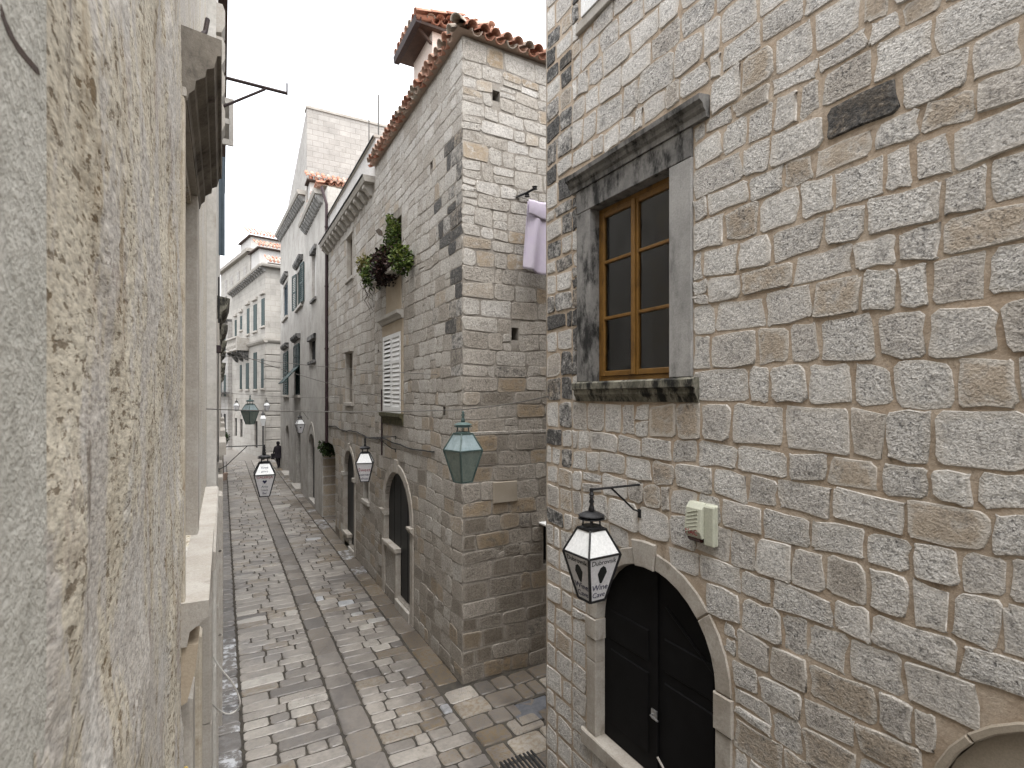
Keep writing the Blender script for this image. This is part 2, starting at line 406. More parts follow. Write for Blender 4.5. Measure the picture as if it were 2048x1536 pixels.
class MB:
    def __init__(self):
        self.v, self.f, self.at = [], [], []
        self.cur = (0.5, 0.0, 0.0, 0.0)           # tint, crust, warm, pale
        self.smooth = False
    def add(self, vs, fs, flip=False):
        b = len(self.v)
        self.v += [tuple(p) for p in vs]
        self.at += [self.cur] * len(vs)
        for f in fs:
            f = [b + i for i in f]
            self.f.append(f[::-1] if flip else f)
        return self
    def box(self, x0, x1, y0, y1, z0, z1):
        return self.add([(x, y, z) for z in (z0, z1) for y in (y0, y1) for x in (x0, x1)],
                        [(0, 2, 3, 1), (4, 5, 7, 6), (0, 1, 5, 4), (2, 6, 7, 3), (0, 4, 6, 2), (1, 3, 7, 5)])
    def fbox(self, fr, s0, s1, z0, z1, d0, d1):
        return self.slab(fr, [(s0, z0), (s1, z0), (s1, z1), (s0, z1)], d0, d1)
    def slab(self, fr, poly, d0, d1, bev=0.0, jit=None):
        """polygon (anticlockwise in s,z) standing from depth d0 out to d1, front edge eased by bev"""
        n = len(poly)
        cs = sum(p[0] for p in poly) / n; cz = sum(p[1] for p in poly) / n
        vs = [fr(s, z, d0) for s, z in poly]
        if bev > 0:
            ins = []
            for i in range(n):
                a, b, c = Vector(poly[i - 1]), Vector(poly[i]), Vector(poly[(i + 1) % n])
                e1 = (b - a).normalized(); e2 = (c - b).normalized()
                n1 = Vector((-e1.y, e1.x)); n2 = Vector((-e2.y, e2.x))
                w = (n1 + n2)
                q = w / max(.35, w.dot(n1)) if w.length > 1e-6 else n1
                ins.append(b + q * bev)
            vs += [fr(s, z, d1 - bev) for s, z in poly] + [fr(p.x, p.y, d1) for p in ins]
            rings = 3
        else:
            vs += [fr(s, z, d1) for s, z in poly]
            rings = 2
        fs = [tuple(range(n - 1, -1, -1))]
        for r in range(rings - 1):
            for i in range(n):
                j = (i + 1) % n
                fs.append((r * n + i, r * n + j, (r + 1) * n + j, (r + 1) * n + i))
        fs.append(tuple((rings - 1) * n + i for i in range(n)))
        return self.add(vs, fs, fr.flip)
    def profile(self, fr, prof, s0, s1, mitre=False):
        """(d,z) profile swept along s; closed polygon, anticlockwise seen from +s"""
        n = len(prof)
        vs = []
        for k_, s in ((0, s0), (1, s1)):
            for d, z in prof:
                o = 0
                if mitre:
                    o = max(0, d) * (-1 if k_ == 0 else 1)
                vs.append(fr(s + o, z, d))
        fs = [tuple(range(n)), tuple(range(2 * n - 1, n - 1, -1))]
        for i in range(n):
            j = (i + 1) % n
            fs.append((i, n + i, n + j, j))
        return self.add(vs, fs, fr.flip)
    def tube(self, pts, r, n=6, r1=None, cap=True):
        pts = [Vector(p) for p in pts]
        vs, fs = [], []
        t = (pts[1] - pts[0]).normalized()
        up = Vector((0, 0, 1)) if abs(t.z) < .9 else Vector((1, 0, 0))
        a = t.cross(up).normalized()
        for i, p in enumerate(pts):
            if i == 0: t = (pts[1] - pts[0])
            elif i == len(pts) - 1: t = pts[-1] - pts[-2]
            else: t = pts[i + 1] - pts[i - 1]
            t.normalize()
            a = (a - t * a.dot(t)).normalized()
            b = t.cross(a)
            rr = r if r1 is None else r + (r1 - r) * i / (len(pts) - 1)
            for k_ in range(n):
                w = 2 * pi * k_ / n + (pi / 4 if n == 4 else 0)
                vs.append(p + a * (rr * cos(w)) + b * (rr * sin(w)))
        for i in range(len(pts) - 1):
            for k_ in range(n):
                j = (k_ + 1) % n
                fs.append((i * n + k_, i * n + j, (i + 1) * n + j, (i + 1) * n + k_))
        if cap:
            fs.append(tuple(range(n - 1, -1, -1)))
            fs.append(tuple((len(pts) - 1) * n + k_ for k_ in range(n)))
        return self.add(vs, fs)
    def lathe(self, prof, c=(0, 0, 0), n=14):
        c = Vector(c)
        vs, fs = [], []
        for r, z in prof:
            for k_ in range(n):
                w = 2 * pi * k_ / n
                vs.append(c + Vector((r * cos(w), r * sin(w), z)))
        for i in range(len(prof) - 1):
            for k_ in range(n):
                j = (k_ + 1) % n
                fs.append((i * n + k_, i * n + j, (i + 1) * n + j, (i + 1) * n + k_))
        fs.append(tuple(range(n - 1, -1, -1)))
        fs.append(tuple((len(prof) - 1) * n + k_ for k_ in range(n)))
        return self.add(vs, fs)
    def grid(self, fn, nu, nv):
        vs = [fn(i / nu, j / nv) for j in range(nv + 1) for i in range(nu + 1)]
        w = nu + 1
        return self.add(vs, [(j * w + i, j * w + i + 1, (j + 1) * w + i + 1, (j + 1) * w + i) for j in range(nv) for i in range(nu)])
    def mesh(self, name, mat):
        me = bpy.data.meshes.new(name)
        me.from_pydata(self.v, [], self.f)
        for k_, an in enumerate(('tint', 'crust', 'warm', 'pale')):
            a = me.attributes.new(an, 'FLOAT', 'POINT')
            a.data.foreach_set('value', [t[k_] for t in self.at])
        me.materials.append(mat)
        if self.smooth == 'edges':
            me.polygons.foreach_set('use_smooth', [len(f) == 4 for f in self.f])
        elif self.smooth:
            me.polygons.foreach_set('use_smooth', [True] * len(me.polygons))
        me.update()
        return me
    def build(self, name, mat, parent=None, bevel=0.0, kind=None, local=False):
        return make(name, self.mesh(name, mat), parent, bevel, kind, local)

def make(name, me, parent=None, bevel=0.0, kind=None, local=False):
    o = bpy.data.objects.new(name, me)
    col.objects.link(o)
    if parent is not None:
        o.parent = parent
        if parent.type == 'EMPTY' and not local:
            o.matrix_parent_inverse = Matrix.Translation(-parent.location)
    if bevel > 0:
        b = o.modifiers.new("ease", 'BEVEL')
        b.width = bevel; b.segments = 1; b.limit_method = 'ANGLE'; b.angle_limit = radians(40)
    if kind:
        o['kind'] = kind
    return o

def thing(name, label, cat, loc=(0, 0, 0), group=None, rotz=0.0):
    o = bpy.data.objects.new(name, None)
    o.empty_display_size = .3
    col.objects.link(o)
    o.location = loc
    o.rotation_euler = (0, 0, rotz)
    o['label'] = label; o['category'] = cat
    if group: o['group'] = group
    return o
def tag(o, label, cat, group=None):
    o['label'] = label; o['category'] = cat
    if group: o['group'] = group
    return o
def copy_tree(o, parent=None):
    c = o.copy(); col.objects.link(c)
    if parent is not None: c.parent = parent
    for ch in list(o.children):
        copy_tree(ch, c)
    return c

def sheet(name, fr, outer, holes, d0, d1, mat, parent=None, kind=None):
    """a wall of real thickness with openings cut through it"""
    bm = bmesh.new()
    for loop in [outer] + list(holes):
        vs = [bm.verts.new(fr(s, z, d0)) for s, z in loop]
        for i in range(len(vs)):
            bm.edges.new((vs[i], vs[(i + 1) % len(vs)]))
    bmesh.ops.triangle_fill(bm, use_beauty=True, use_dissolve=False, edges=bm.edges[:])
    r = bmesh.ops.extrude_face_region(bm, geom=bm.faces[:])
    mv = [g for g in r['geom'] if isinstance(g, bmesh.types.BMVert)]
    bmesh.ops.translate(bm, verts=mv, vec=fr.N * (d1 - d0))
    bmesh.ops.recalc_face_normals(bm, faces=bm.faces[:])
    me = bpy.data.meshes.new(name)
    bm.to_mesh(me); bm.free()
    me.materials.append(mat)
    return make(name, me, parent, 0, kind)

def rect(s0, s1, z0, z1):
    return [(s0, z0), (s1, z0), (s1, z1), (s0, z1)]
def arch(sc, hw, zb, zs, rise=None, n=14):
    """round-headed opening, anticlockwise"""
    rise = rise or hw
    return [(sc - hw, zb), (sc + hw, zb)] + [(sc + hw * cos(pi * i / n), zs + rise * sin(pi * i / n)) for i in range(n + 1)]

G = .004
def grow(s0, s1, z0, z1):
    return rect(s0 - G, s1 + G, z0 - G, z1 + G)
def grow_arch(sc, hw, zb, zs, rise=None, n=14):
    return arch(sc, hw + G, zb - G, zs, (rise or hw) + G, n)

class Hole:
    def __init__(self, kind, *a):
        self.k, self.a = kind, a
    def span(self, z0, z1):
        if self.k == 'rect':
            s0, s1, h0, h1 = self.a
            ov = min(z1, h1) - max(z0, h0)
            return (s0, s1) if ov > .25 * (z1 - z0) else None
        sc, hw, zb, zs, rise = self.a
        if z1 < zb + .05 or z0 > zs + rise - .06: return None
        zm = z0 + .35 * (z1 - z0)
        if zm <= zs: return (sc - hw, sc + hw)
        q = min(1, (zm - zs) / rise)
        w = hw * sqrt(max(0, 1 - q * q))
        return (sc - w, sc + w) if w > .05 else None

RINGS = {}
def stone(mb, fr, s0, s1, z0, z1, rng, proud=.008, base=-.006, jit=.008, bev=.010, mids=True, wob=None, rad=.35, rim=True):
    """a picked block: irregular outline, narrow worn edge, nearly flat rough face"""
    w, h = s1 - s0, z1 - z0
    r = min(w, h) * rad * rng.uniform(.4, 1.1)
    r = min(r, .05)
    jx0, jx1, jz0, jz1 = (rng.uniform(-jit, jit) for _ in range(4))     # the block is not quite square
    pts = []
    for cs_, cz_, a0 in ((s1 - r, z0 + r, -90), (s1 - r, z1 - r, 0), (s0 + r, z1 - r, 90), (s0 + r, z0 + r, 180)):
        for k_ in range(3):
            a = radians(a0 + 45 * k_)
            pts.append((cs_ + r * cos(a), cz_ + r * sin(a)))
        if mids:
            if a0 == -90: pts.append((s1, (z0 + z1) / 2))
            elif a0 == 0: pts.append(((s0 + s1) / 2, z1))
            elif a0 == 90: pts.append((s0, (z0 + z1) / 2))
            else: pts.append(((s0 + s1) / 2, z0))
    P = []
    for s, z in pts:
        q = (z - z0) / h; p = (s - s0) / w
        ds = (jx0 if p < .5 else jx1) * (2 * q - 1)
        dz = (jz0 if q < .5 else jz1) * (2 * p - 1)
        s += ds + rng.uniform(-jit, jit) * .8; z += dz + rng.uniform(-jit, jit) * .8
        if wob: z += wob(s, z)
        P.append((s, z))
    n = len(P)
    cs_ = sum(p[0] for p in P) / n; cz_ = sum(p[1] for p in P) / n
    kx = max(.3, 1 - 2 * bev / w); kz = max(.3, 1 - 2 * bev / h)
    tx, tz = rng.uniform(-.25, .25) * proud, rng.uniform(-.25, .25) * proud
    pr = proud * rng.uniform(.35, 1.6)
    vs = [fr(s, z, base) for s, z in P]
    vs += [fr(cs_ + (s - cs_) * kx, cz_ + (z - cz_) * kz, pr + tx * (s - cs_) / w * 2 + tz * (z - cz_) / h * 2 + rng.uniform(-.0015, .0015)) for s, z in P]
    vs.append(fr(cs_ + rng.uniform(-.2, .2) * w, cz_ + rng.uniform(-.2, .2) * h, pr + rng.uniform(-.001, .004)))
    fs = []
    for i in range(n):
        j = (i + 1) % n
        fs.append((i, j, n + j, n + i))
        fs.append((n + i, n + j, 2 * n))
    k0 = mb.cur
    mb.add(vs, fs, fr.flip)
    if rim:
        for i in range(2 * n):
            mb.at[len(mb.at) - 2 * n - 1 + i] = (k0[0], k0[1], k0[2], 1.0)
    c = fr(cs_, cz_, 0)
    return c, w * h

def courses(z0, z1, lo, hi, rng, snaps=()):
    out = []; z = z0
    while z < z1 - .02:
        h = rng.uniform(lo, hi)
        nz = z + h
        for s in snaps:
            if z + .5 * lo < s and abs(s - nz) < .45 * lo: nz = s
        if z1 - nz < .6 * lo: nz = z1
        out.append((z, nz)); z = nz
    return out

def masonry(fr, s0, s1, crs, holes, rng, wlo, whi, look, joint=.022, split=0.0, **kw):
    """lays stones course by course; returns [(centre, area, MB)]; look(centre, rng) -> tint, crust, warm, pale"""
    out = []
    for z0, z1 in crs:
        segs = [(s0, s1)]
        for h in holes:
            sp = h.span(z0, z1)
            if not sp: continue
            ns = []
            for a, b in segs:
                if sp[1] <= a or sp[0] >= b: ns.append((a, b)); continue
                if sp[0] > a + .06: ns.append((a, sp[0]))
                if sp[1] < b - .06: ns.append((sp[1], b))
            segs = ns
        for a, b in segs:
            cuts = [a]
            while True:
                w = rng.uniform(wlo, whi) * (1.0 if rng.random() > .12 else .6)
                if cuts[-1] + w > b - wlo * .55:
                    cuts.append(b); break
                cuts.append(cuts[-1] + w)
            for c0, c1 in zip(cuts, cuts[1:]):
                mb = MB()
                mb.smooth = 'edges'
                zz0, zz1 = z0, z1
                cc = fr((c0 + c1) / 2, (z0 + z1) / 2, 0)
                mb.cur = look(cc, rng)
                j = joint / 2 * rng.uniform(.6, 1.5)
                if split and z1 - z0 > .19 and c1 - c0 < .42 and rng.random() < split:
                    zm = z0 + (z1 - z0) * rng.uniform(.4, .6)
                    m2 = MB(); m2.smooth = 'edges'; m2.cur = look(cc, rng)
                    c, ar = stone(m2, fr, c0 + j, c1 - j, zm + j * .8, zz1 - j, rng, **kw)
                    out.append((c, ar, m2)); zz1 = zm + j * .2
                c, ar = stone(mb, fr, c0 + j, c1 - j, zz0 + j, zz1 - j, rng, **kw)
                out.append((c, ar, mb))
    return out

def seen_size(c, area):
    p = c - Vector((0, 0, H))
    depth = p.x * _ST + p.y * _CT
    if depth < .2: return 0
    u = (p.x * _CT - p.y * _ST) / depth * FPX + HX
    v = HY - p.z / depth * FPX
    if u < -80 or u > 2130 or v < -80 or v > 1620: return 0
    n = Vector((0, 0, 0))
    return area / (p.length ** 2)

def lay(stones, name, mat, parent, limit=290, rest='stone_courses'):
    ranked = sorted(stones, key=lambda q: -seen_size(q[0], q[1]))
    for c, a, mb in ranked[:limit]:
        if seen_size(c, a) <= 0:
            break
        mb.build(name, mat, parent)
    keep = [q for q in ranked[:limit] if seen_size(q[0], q[1]) <= 0] + ranked[limit:]
    if keep:
        big = MB(); big.smooth = 'edges'
        for c, a, mb in keep:
            b = len(big.v)
            big.v += mb.v; big.at += mb.at
            big.f += [[b + i for i in f] for f in mb.f]
        big.build(rest, mat, parent, kind='stuff')

def wobble(amp, fs=1.1, fz=.8, off=0.0):
    return lambda s, z: amp * noise.noise(Vector((s * fs + off, z * fz, off)))

def text_mesh(txt, size):
    cu = bpy.data.curves.new("lettering", 'FONT')
    cu.body = txt; cu.size = size; cu.align_x = 'CENTER'; cu.align_y = 'CENTER'
    cu.extrude = .0006; cu.resolution_u = 3
    o = bpy.data.objects.new("lettering_tmp", cu)
    col.objects.link(o)
    dg = bpy.context.evaluated_depsgraph_get()
    me = bpy.data.meshes.new_from_object(o.evaluated_get(dg))
    bpy.data.objects.remove(o); bpy.data.curves.remove(cu)
    return me
def text_on(txt, size, fr, s, z, d, mat, parent, squash=1.0, local=False, mirror=False, shear=0.0):
    """flat lettering lying on plane fr, reading left to right as one faces it"""
    me = text_mesh(txt, size)
    sg = -1.0 if fr.flip else 1.0
    for v in me.vertices:
        p = fr(s + sg * v.co.x * squash, z + v.co.y + shear * v.co.x, d + v.co.z)
        v.co = p
    me.materials.clear(); me.materials.append(mat)
    return make("lettering", me, parent, 0, None, local)

# ------------------------------------------------------------------ ground and street paving
ground = MB().box(-60, 80, -20, 160, -.4, -.02).build("ground", M['earth'])
ground['kind'] = 'structure'
street = bpy.data.objects.new("street", None); col.objects.link(street); street['kind'] = 'structure'
bed = MB().box(-1.2, 9.0, -2, 64, -.018, -.006).build("bed", M['earth'], street)
rp = random.Random(11)
def pave(x0, x1, y0, y1, row, wlo, whi, look, joint=.018, proud=.012, jit=.007):
    fr = FZ
    return masonry(fr, x0, x1, courses(y0, y1, row[0], row[1], rp), [], rp, wlo, whi, look, joint=joint, proud=proud, base=-.012, rim=False,
                   jit=jit, bev=.012, wob=wobble(.03, .9, .25), rad=.2)
def lk_field(c, r):
    if c.x > 2.55 and r.random() < .45: return (r.uniform(.12, .4), .8, r.uniform(.4, .9), 0)
    t = min(.9, max(0, r.gauss(.50, .10)))
    if r.random() < .08: t = r.uniform(.1, .3)
    if r.random() < .05: t = r.uniform(.7, 1.0)
    return (t, .9 if r.random() < .25 else .25, .65 if r.random() < .15 else .05, 0)
def lk_band(c, r):
    return (min(1, max(0, r.gauss(.25, .09))), .25, .35 if r.random() < .4 else .1, 0)
def lk_gut(c, r):
    return (r.uniform(.0, .14) if c.y < 12 else r.uniform(.05, .35), .7, .05, .9 if (4 < c.y < 12 and r.random() < .6) else .1)
def lk_edge(c, r):
    return (r.uniform(.0, .35), .7, r.uniform(.5, 1.0), .8 if r.random() < .3 else 0)
Y0, Y1 = 4.6, 44.0
ps = []
ps += pave(-.14, .235, Y0, Y1, (.22, .5), .37, .4, lk_gut)
ps += pave(.25, 1.465, Y0, 24, (.21, .30), .26, .72, lk_field)
ps += pave(.25, 1.465, 24, Y1, (.3, .45), .4, .75, lk_field)
ps += pave(1.48, 1.88, Y0, Y1, (.30, .75), .40, .41, lk_band, joint=.012)
ps += pave(1.895, 3.04, Y0, 24, (.22, .31), .26, .62, lk_field)
ps += pave(1.895, 3.04, 24, Y1, (.3, .45), .4, .75, lk_field)
ps += pave(3.06, 3.44, 8.1, Y1, (.5, 1.0), .37, .4, lk_edge)
ps += pave(3.06, 6.6, 5.5, 7.9, (.34, .5), .3, .6, lambda c, r: (r.choice((.05, .12, .2, .35, .6, .75)), .95 if r.random() < .6 else .2, r.uniform(.2, .9), 0), joint=.03)
ps += pave(3.46, 6.0, 19.1, 21.7, (.3, .45), .4, .6, lk_field)
lay(ps, "paving_stone", M['pave'], street, 298, "paving_courses")
far_pave = MB().box(-9, 9.0, 44.05, 64, -.004, .004).build("far_paving", M['pave'], street)

# access cover and drain grating let into the paving
tc_ = onZ(1062, 1424, 0)
cov = thing("access_cover", "worn grey iron access cover set in the paving at the alley mouth", "access cover", (tc_.x, tc_.y, 0))
MB().box(tc_.x - .27, tc_.x + .40, tc_.y - .22, tc_.y + .26, .004, .014).build("lid", M['slate_cover'], cov, .004)
fm_ = MB()
for a in ((tc_.x - .31, tc_.x - .28, tc_.y - .26, tc_.y + .30), (tc_.x + .41, tc_.x + .44, tc_.y - .26, tc_.y + .30)):
    fm_.box(a[0], a[1], a[2], a[3], 0, .018)
for a in ((tc_.y - .26, tc_.y - .23), (tc_.y + .27, tc_.y + .30)):
    fm_.box(tc_.x - .279, tc_.x + .409, a[0], a[1], 0, .018)
fm_.build("frame", M['earth'], cov, .003)
tg = onZ(1046, 1532, 0)
gr = thing("drain_grating", "black barred drain grating in the paving below the arched door", "drain grating", (tg.x, tg.y, 0))
g_ = MB().box(tg.x - .26, tg.x + .26, tg.y - .2, tg.y + .2, -.004, .006)
g_.build("frame", M['earth'], gr)
for i in range(9):
    x = tg.x - .23 + i * .0575
    MB().box(x - .014, x + .014, tg.y - .19, tg.y + .19, .006, .022).build("bar", M['iron'], gr, .003)

# ------------------------------------------------------------------ the stone house on the right
rr_ = random.Random(21)
RY0, RY1, RZ = -9.0, 5.40, 10.7
RF = FRX(XR)
right = thing("stone_house", "right hand stone house with ochre window and black arched door", "house", (XR + 2, 2, 0))
W_ = (3.38, 4.515, 4.87, 6.70)                      # window opening
D_ = (3.665, .765, 1.14, 2.375)                        # door: centre, half width, threshold, springing
B_ = (.70, .72, 1.14, 2.44)                         # blind arch
U_ = (3.95, 4.62, 8.78, 10.2)                       # upper window
sheet("mortar", RF, rect(RY0, RY1, -.1, RZ), [grow(*W_), grow_arch(*D_), grow_arch(*B_), grow(*U_)],
      0, -.45, M['mortar_r'], right)
body = MB()
body.box(XR + .452, XR + 12, RY0, RY1 - .002, -.1, RZ)
body.build("core", M['dark'], right)
side = MB().box(XR + .003, XR + 12.1, RY1 - .001, RY1 + .02, -.1, RZ - .003).build("alley_wall", M['mortar_m'], right)
MB().box(XR + .002, XR + 12, RY0, RY1 + .01, RZ + .002, RZ + .12).build("roof", M['tile'], right)

def lk_right(c, r):
    t = min(1, max(0, r.gauss(.58, .20)))
    cr = 0.0
    warm = .75 if r.random() < .10 else .04
    if c.y > 4.78:
        if r.random() < (.62 if c.z > 4.05 else .06): cr = r.uniform(.62, 1.0)
        else: cr = r.uniform(.05, .35)
    elif r.random() < .24: cr = r.uniform(.22, .50)
    p = onX(1620, 1300, XR)
    if abs(c.y - p.y) < .1 and abs(c.z - p.z) < .1: cr, warm = .75, .9
    if c.z < 3.0 and c.y < 2.6 and r.random() < .15: t, warm = .1, .55
    return (t, cr, warm, 0)
hs = [Hole('rect', W_[0] - .25, W_[1] + .24, W_[2] - .22, 7.0), Hole('rect', 2.95, 4.85, 6.95, 7.13),
      Hole('arch', D_[0], D_[1] + .17, D_[2] - .16, D_[3], D_[1] + .17), Hole('arch', B_[0], B_[1] + .07, B_[2] - .1, B_[3], B_[1] + .07),
      Hole('rect', U_[0] - .12, U_[1] + .12, U_[2] - .12, U_[3] + .12)]
BK = (YR(1803), YR(1650), ZR(1726, 222) - .115, ZR(1726, 222) + .115)
hs.append(Hole('rect', *BK))
crs = courses(0, RZ - .1, .20, .30, rr_, (4.65, 7.13, 6.95, 8.66, BK[2], BK[3]))
st = masonry(RF, .15, 4.86, crs, hs, rr_, .18, .45, lk_right, joint=.016, split=.05, proud=.010, jit=.014, bev=.007, wob=wobble(.04), rad=.17)
st += masonry(RF, 4.86, RY1 - .004, crs, hs, rr_, .20, .36, lk_right, joint=.026, proud=.010, jit=.010, bev=.009, wob=wobble(.04), rad=.17)
lay(st, "stone", M['stone_r'], right, 294)
bk = MB(); bk.smooth = 'edges'; bk.cur = (.3, .92, .9, 0)
stone(bk, RF, BK[0] + .015, BK[1] - .015, BK[2] + .012, BK[3] - .012, rr_, proud=.012, jit=.012, bev=.009, wob=wobble(.04), rad=.2)
bk.build("stone", M['stone_r'], right)['label'] = "stone blackened by crust, high above the window"
# alley face of the right house
afr = Fr((0, RY1 + .02, 0), (1, 0, 0), (0, 1, 0))
st2 = masonry(afr, XR + .01, XR + 4, courses(0, RZ - .1, .24, .32, rr_), [], rr_, .3, .6, lambda c, r: (r.gauss(.4, .15), .2, .3, 0), joint=.03)
for q in st2: pass
big = MB(); big.smooth = 'edges'
for c, a, mb in st2:
    b = len(big.v); big.v += mb.v; big.at += mb.at; big.f += [[b + i for i in f] for f in mb.f]
big.build("alley_stone_courses", M['stone_m'], right, kind='stuff')

# window of the right house
win = MB()
ws0, ws1, wz0, wz1 = W_
cornice_p = [(-.01, 6.952), (.045, 6.952), (.05, 7.0), (.075, 7.02), (.085, 7.055), (.12, 7.075), (.125, 7.118), (.02, 7.135), (-.01, 7.135)]
rw = MB(); rw.profile(RF, cornice_p, 2.96, 4.84, False).build("window_cornice", M['dressed_dark'], right)
MB().slab(RF, rect(ws0 - .25, ws0, wz0 + .002, wz1 + .001), -.2, .028, .006).build("window_jamb", M['dressed_grey'], right)
MB().slab(RF, rect(ws1, ws1 + .235, wz0 + .002, wz1 + .001), -.2, .028, .006).build("window_jamb", M['dressed_dark'], right)
MB().slab(RF, rect(ws0 - .25, ws1 + .235, wz1 + .003, 6.95), -.2, .03, .006).build("window_lintel", M['dressed_dark'], right)
sill_p = [(-.3, 4.66), (.02, 4.66), (.035, 4.70), (.06, 4.735), (.06, 4.775), (.085, 4.79), (.085, 4.85), (.06, 4.868), (-.3, 4.868)]
MB().profile(RF, sill_p, 3.06, 4.76).build("window_sill", M['sill_stone'], right)
wnd = MB().fbox(RF, ws0, ws0 + .05, wz0, wz1, -.15, -.10)
wnd.fbox(RF, ws1 - .05, ws1, wz0, wz1, -.15, -.10)
wnd.fbox(RF, ws0 + .051, ws1 - .051, wz0, wz0 + .05, -.15, -.10)
wnd.fbox(RF, ws0 + .051, ws1 - .051, wz1 - .05, wz1, -.15, -.10)
wnd = wnd.build("window", M['ochre_wood'], right, .004)
mid_s = (ws0 + ws1) / 2
for a, b in ((ws0 + .052, mid_s - .002), (mid_s + .002, ws1 - .052)):
    c_ = MB()
    z0, z1 = wz0 + .052, wz1 - .052
    c_.fbox(RF, a, a + .05, z0, z1, -.135, -.085)
    c_.fbox(RF, b - .05, b, z0, z1, -.135, -.085)
    zb = [z0, z0 + .055]
    rows = [z0, 5.53, 6.12, z1]
    for i, zc in enumerate(rows):
        lo, hi = (zc, zc + .055) if i == 0 else ((zc - .055, zc) if i == 3 else (zc - .016, zc + .016))
        c_.fbox(RF, a + .051, b - .051, lo, hi, -.133, -.088)
    cs_ = c_.build("casement", M['ochre_wood'], wnd, .005)
    for i in range(3):
        MB().fbox(RF, a + .045, b - .045, rows[i] + .012, rows[i + 1] - .012, -.116, -.110).build("pane", M['glass'], wnd)
MB().fbox(RF, mid_s - .024, mid_s + .024, wz0 + .056, wz1 - .056, -.084, -.066).build("meeting_bar", M['ochre_wood'], wnd, .005)
cm = MB()
cm.grid(lambda u, v: RF(ws0 + .58 + u * .5, wz0 + .02 + v * 1.72, -.22 + .018 * sin(u * 34) + .01 * sin(u * 13 + 1)), 40, 2)
cm.smooth = True
cm.build("curtain", M['curtain'], right)
MB().fbox(RF, ws0 - .2, ws1 + .2, wz0 - .2, wz1 + .2, -.45, -.44).build("room_back", M['dark'], right)

# upper window with white shutters, only its foot in the photograph
u0, u1, uz0, uz1 = U_
MB().slab(RF, rect(u0 - .12, u1 + .12, uz0 - .11, uz0 - .002), -.1, .05, .008).build("window_sill", M['dressed'], right)
sh = MB()
sh.fbox(RF, u0, u0 + .06, uz0, uz1, .03, .065); sh.fbox(RF, u1 - .06, u1, uz0, uz1, .03, .065)
sh.fbox(RF, u0 + .061, u1 - .061, uz0, uz0 + .09, .03, .065); sh.fbox(RF, u0 + .061, u1 - .061, uz1 - .09, uz1, .03, .065)
sh = sh.build("shutter", M['white_paint'], right, .004)
for i in range(22):
    z = uz0 + .105 + i * .063
    m_ = MB()
    m_.slab(RF, rect(u0 + .062, u1 - .062, z, z + .045), .036, .052)
    m_.build("slat", M['white_paint'], sh)

# door of the right house: dressed surround, two black leaves
sc, hw, zb, zs = D_
def voussoirs(parent, fr, sc, hw, zs, wid, cuts, d1, mat, key=None, d0=-.3):
    for i, (a, b) in enumerate(zip(cuts, cuts[1:])):
        k_ = max(2, int((b - a) / 10))
        g = .35
        ang = [radians(a + g + (b - a - 2 * g) * j / k_) for j in range(k_ + 1)]
        wd = wid * (1.5 if key == i else 1.0)
        ri = hw - (.012 if key == i else 0)
        inner = [(sc + ri * cos(t), zs + ri * sin(t)) for t in ang]
        outer = [(sc + (hw + wd) * cos(t), zs + (hw + wd) * sin(t)) for t in ang]
        MB().slab(fr, outer + inner[::-1], d0, d1 + (.015 if key == i else 0), .008).build("voussoir", mat, parent)
voussoirs(right, RF, sc, hw, zs, .155, [0, 34, 78, 97, 140, 180], .016, M['dressed_r'], key=2)
for sgn in (-1, 1):
    a, b = (sc + hw, sc + hw + .155) if sgn > 0 else (sc - hw - .155, sc - hw)
    zz = [zb, zb + .42, zs - .30, zs - .003] if sgn < 0 else [zb, zb + .78, zs - .22, zs - .003]
    for i in range(3):
        e = .012 if i == 2 else 0
        MB().slab(RF, rect(a - e, b + e, zz[i] + .004, zz[i + 1] - .002), -.3, .016 + e, .008).build("door_jamb", M['dressed_r'], right)
MB().slab(RF, rect(sc - hw - .22, sc + hw + .22, zb - .16, zb - .001), -.44, .05, .012).build("threshold", M['dressed_r'], right)
# steps down to the street under the threshold
for i, (o, z1) in enumerate(((.34, .30), (.0, 0))):
    pass
door = MB()
lv = []
for a, b in ((sc - hw - .01, sc - .004), (sc + .004, sc + hw + .01)):
    n_ = 10
    pts = [(a, zb), (b, zb)]
    for j in range(n_ + 1):
        s = b + (a - b) * j / n_
        q = (s - sc) / (hw + .012)
        pts.append((s, zs + (hw + .012) * sqrt(max(0, 1 - q * q))))
    lv.append(MB().slab(RF, pts, -.17, -.11, .004).build("door_leaf", M['black_door'], right))
for lf, (a, b) in zip(lv, ((sc - hw + .10, sc - .10), (sc + .10, sc + hw - .10))):
    MB().slab(RF, rect(a, b, zb + .18, zb + .95), -.11, -.098, .01).build("panel", M['black_door'], lf)
    MB().slab(RF, rect(a, b, zb + 1.05, zs + .12), -.11, -.098, .01).build("panel", M['black_door'], lf)
MB().tube([RF(sc - .12, zs + .42, -.105), RF(sc - hw + .06, zs + .02, -.105)], .012, 6).build("brace", M['black_door'], lv[0])
MB().fbox(RF, sc - .028, sc + .028, zb, zs + hw - .01, -.11, -.092).build("astragal", M['black_door'], lv[0], .004)
hd = MB().fbox(RF, sc - .025, sc + .045, 1.70, 1.79, -.092, -.08)
hd.tube([RF(sc + .01, 1.755, -.08), RF(sc + .01, 1.755, -.04), RF(sc - .09, 1.75, -.035)], .009, 6)
M['steel'] = m_plain("dull steel", (.55, .55, .55), (.62, .62, .62), 9, .35, .1, 60, spec=.6)
M['steel'].node_tree.nodes['Principled BSDF'].inputs['Metallic'].default_value = .8
hd.build("handle", M['steel'], lv[1])
MB().tube([RF(sc - .03, 1.37, -.09), RF(sc - .14, 1.34, -.06)], .011, 6).build("bolt", M['dressed'], lv[1])
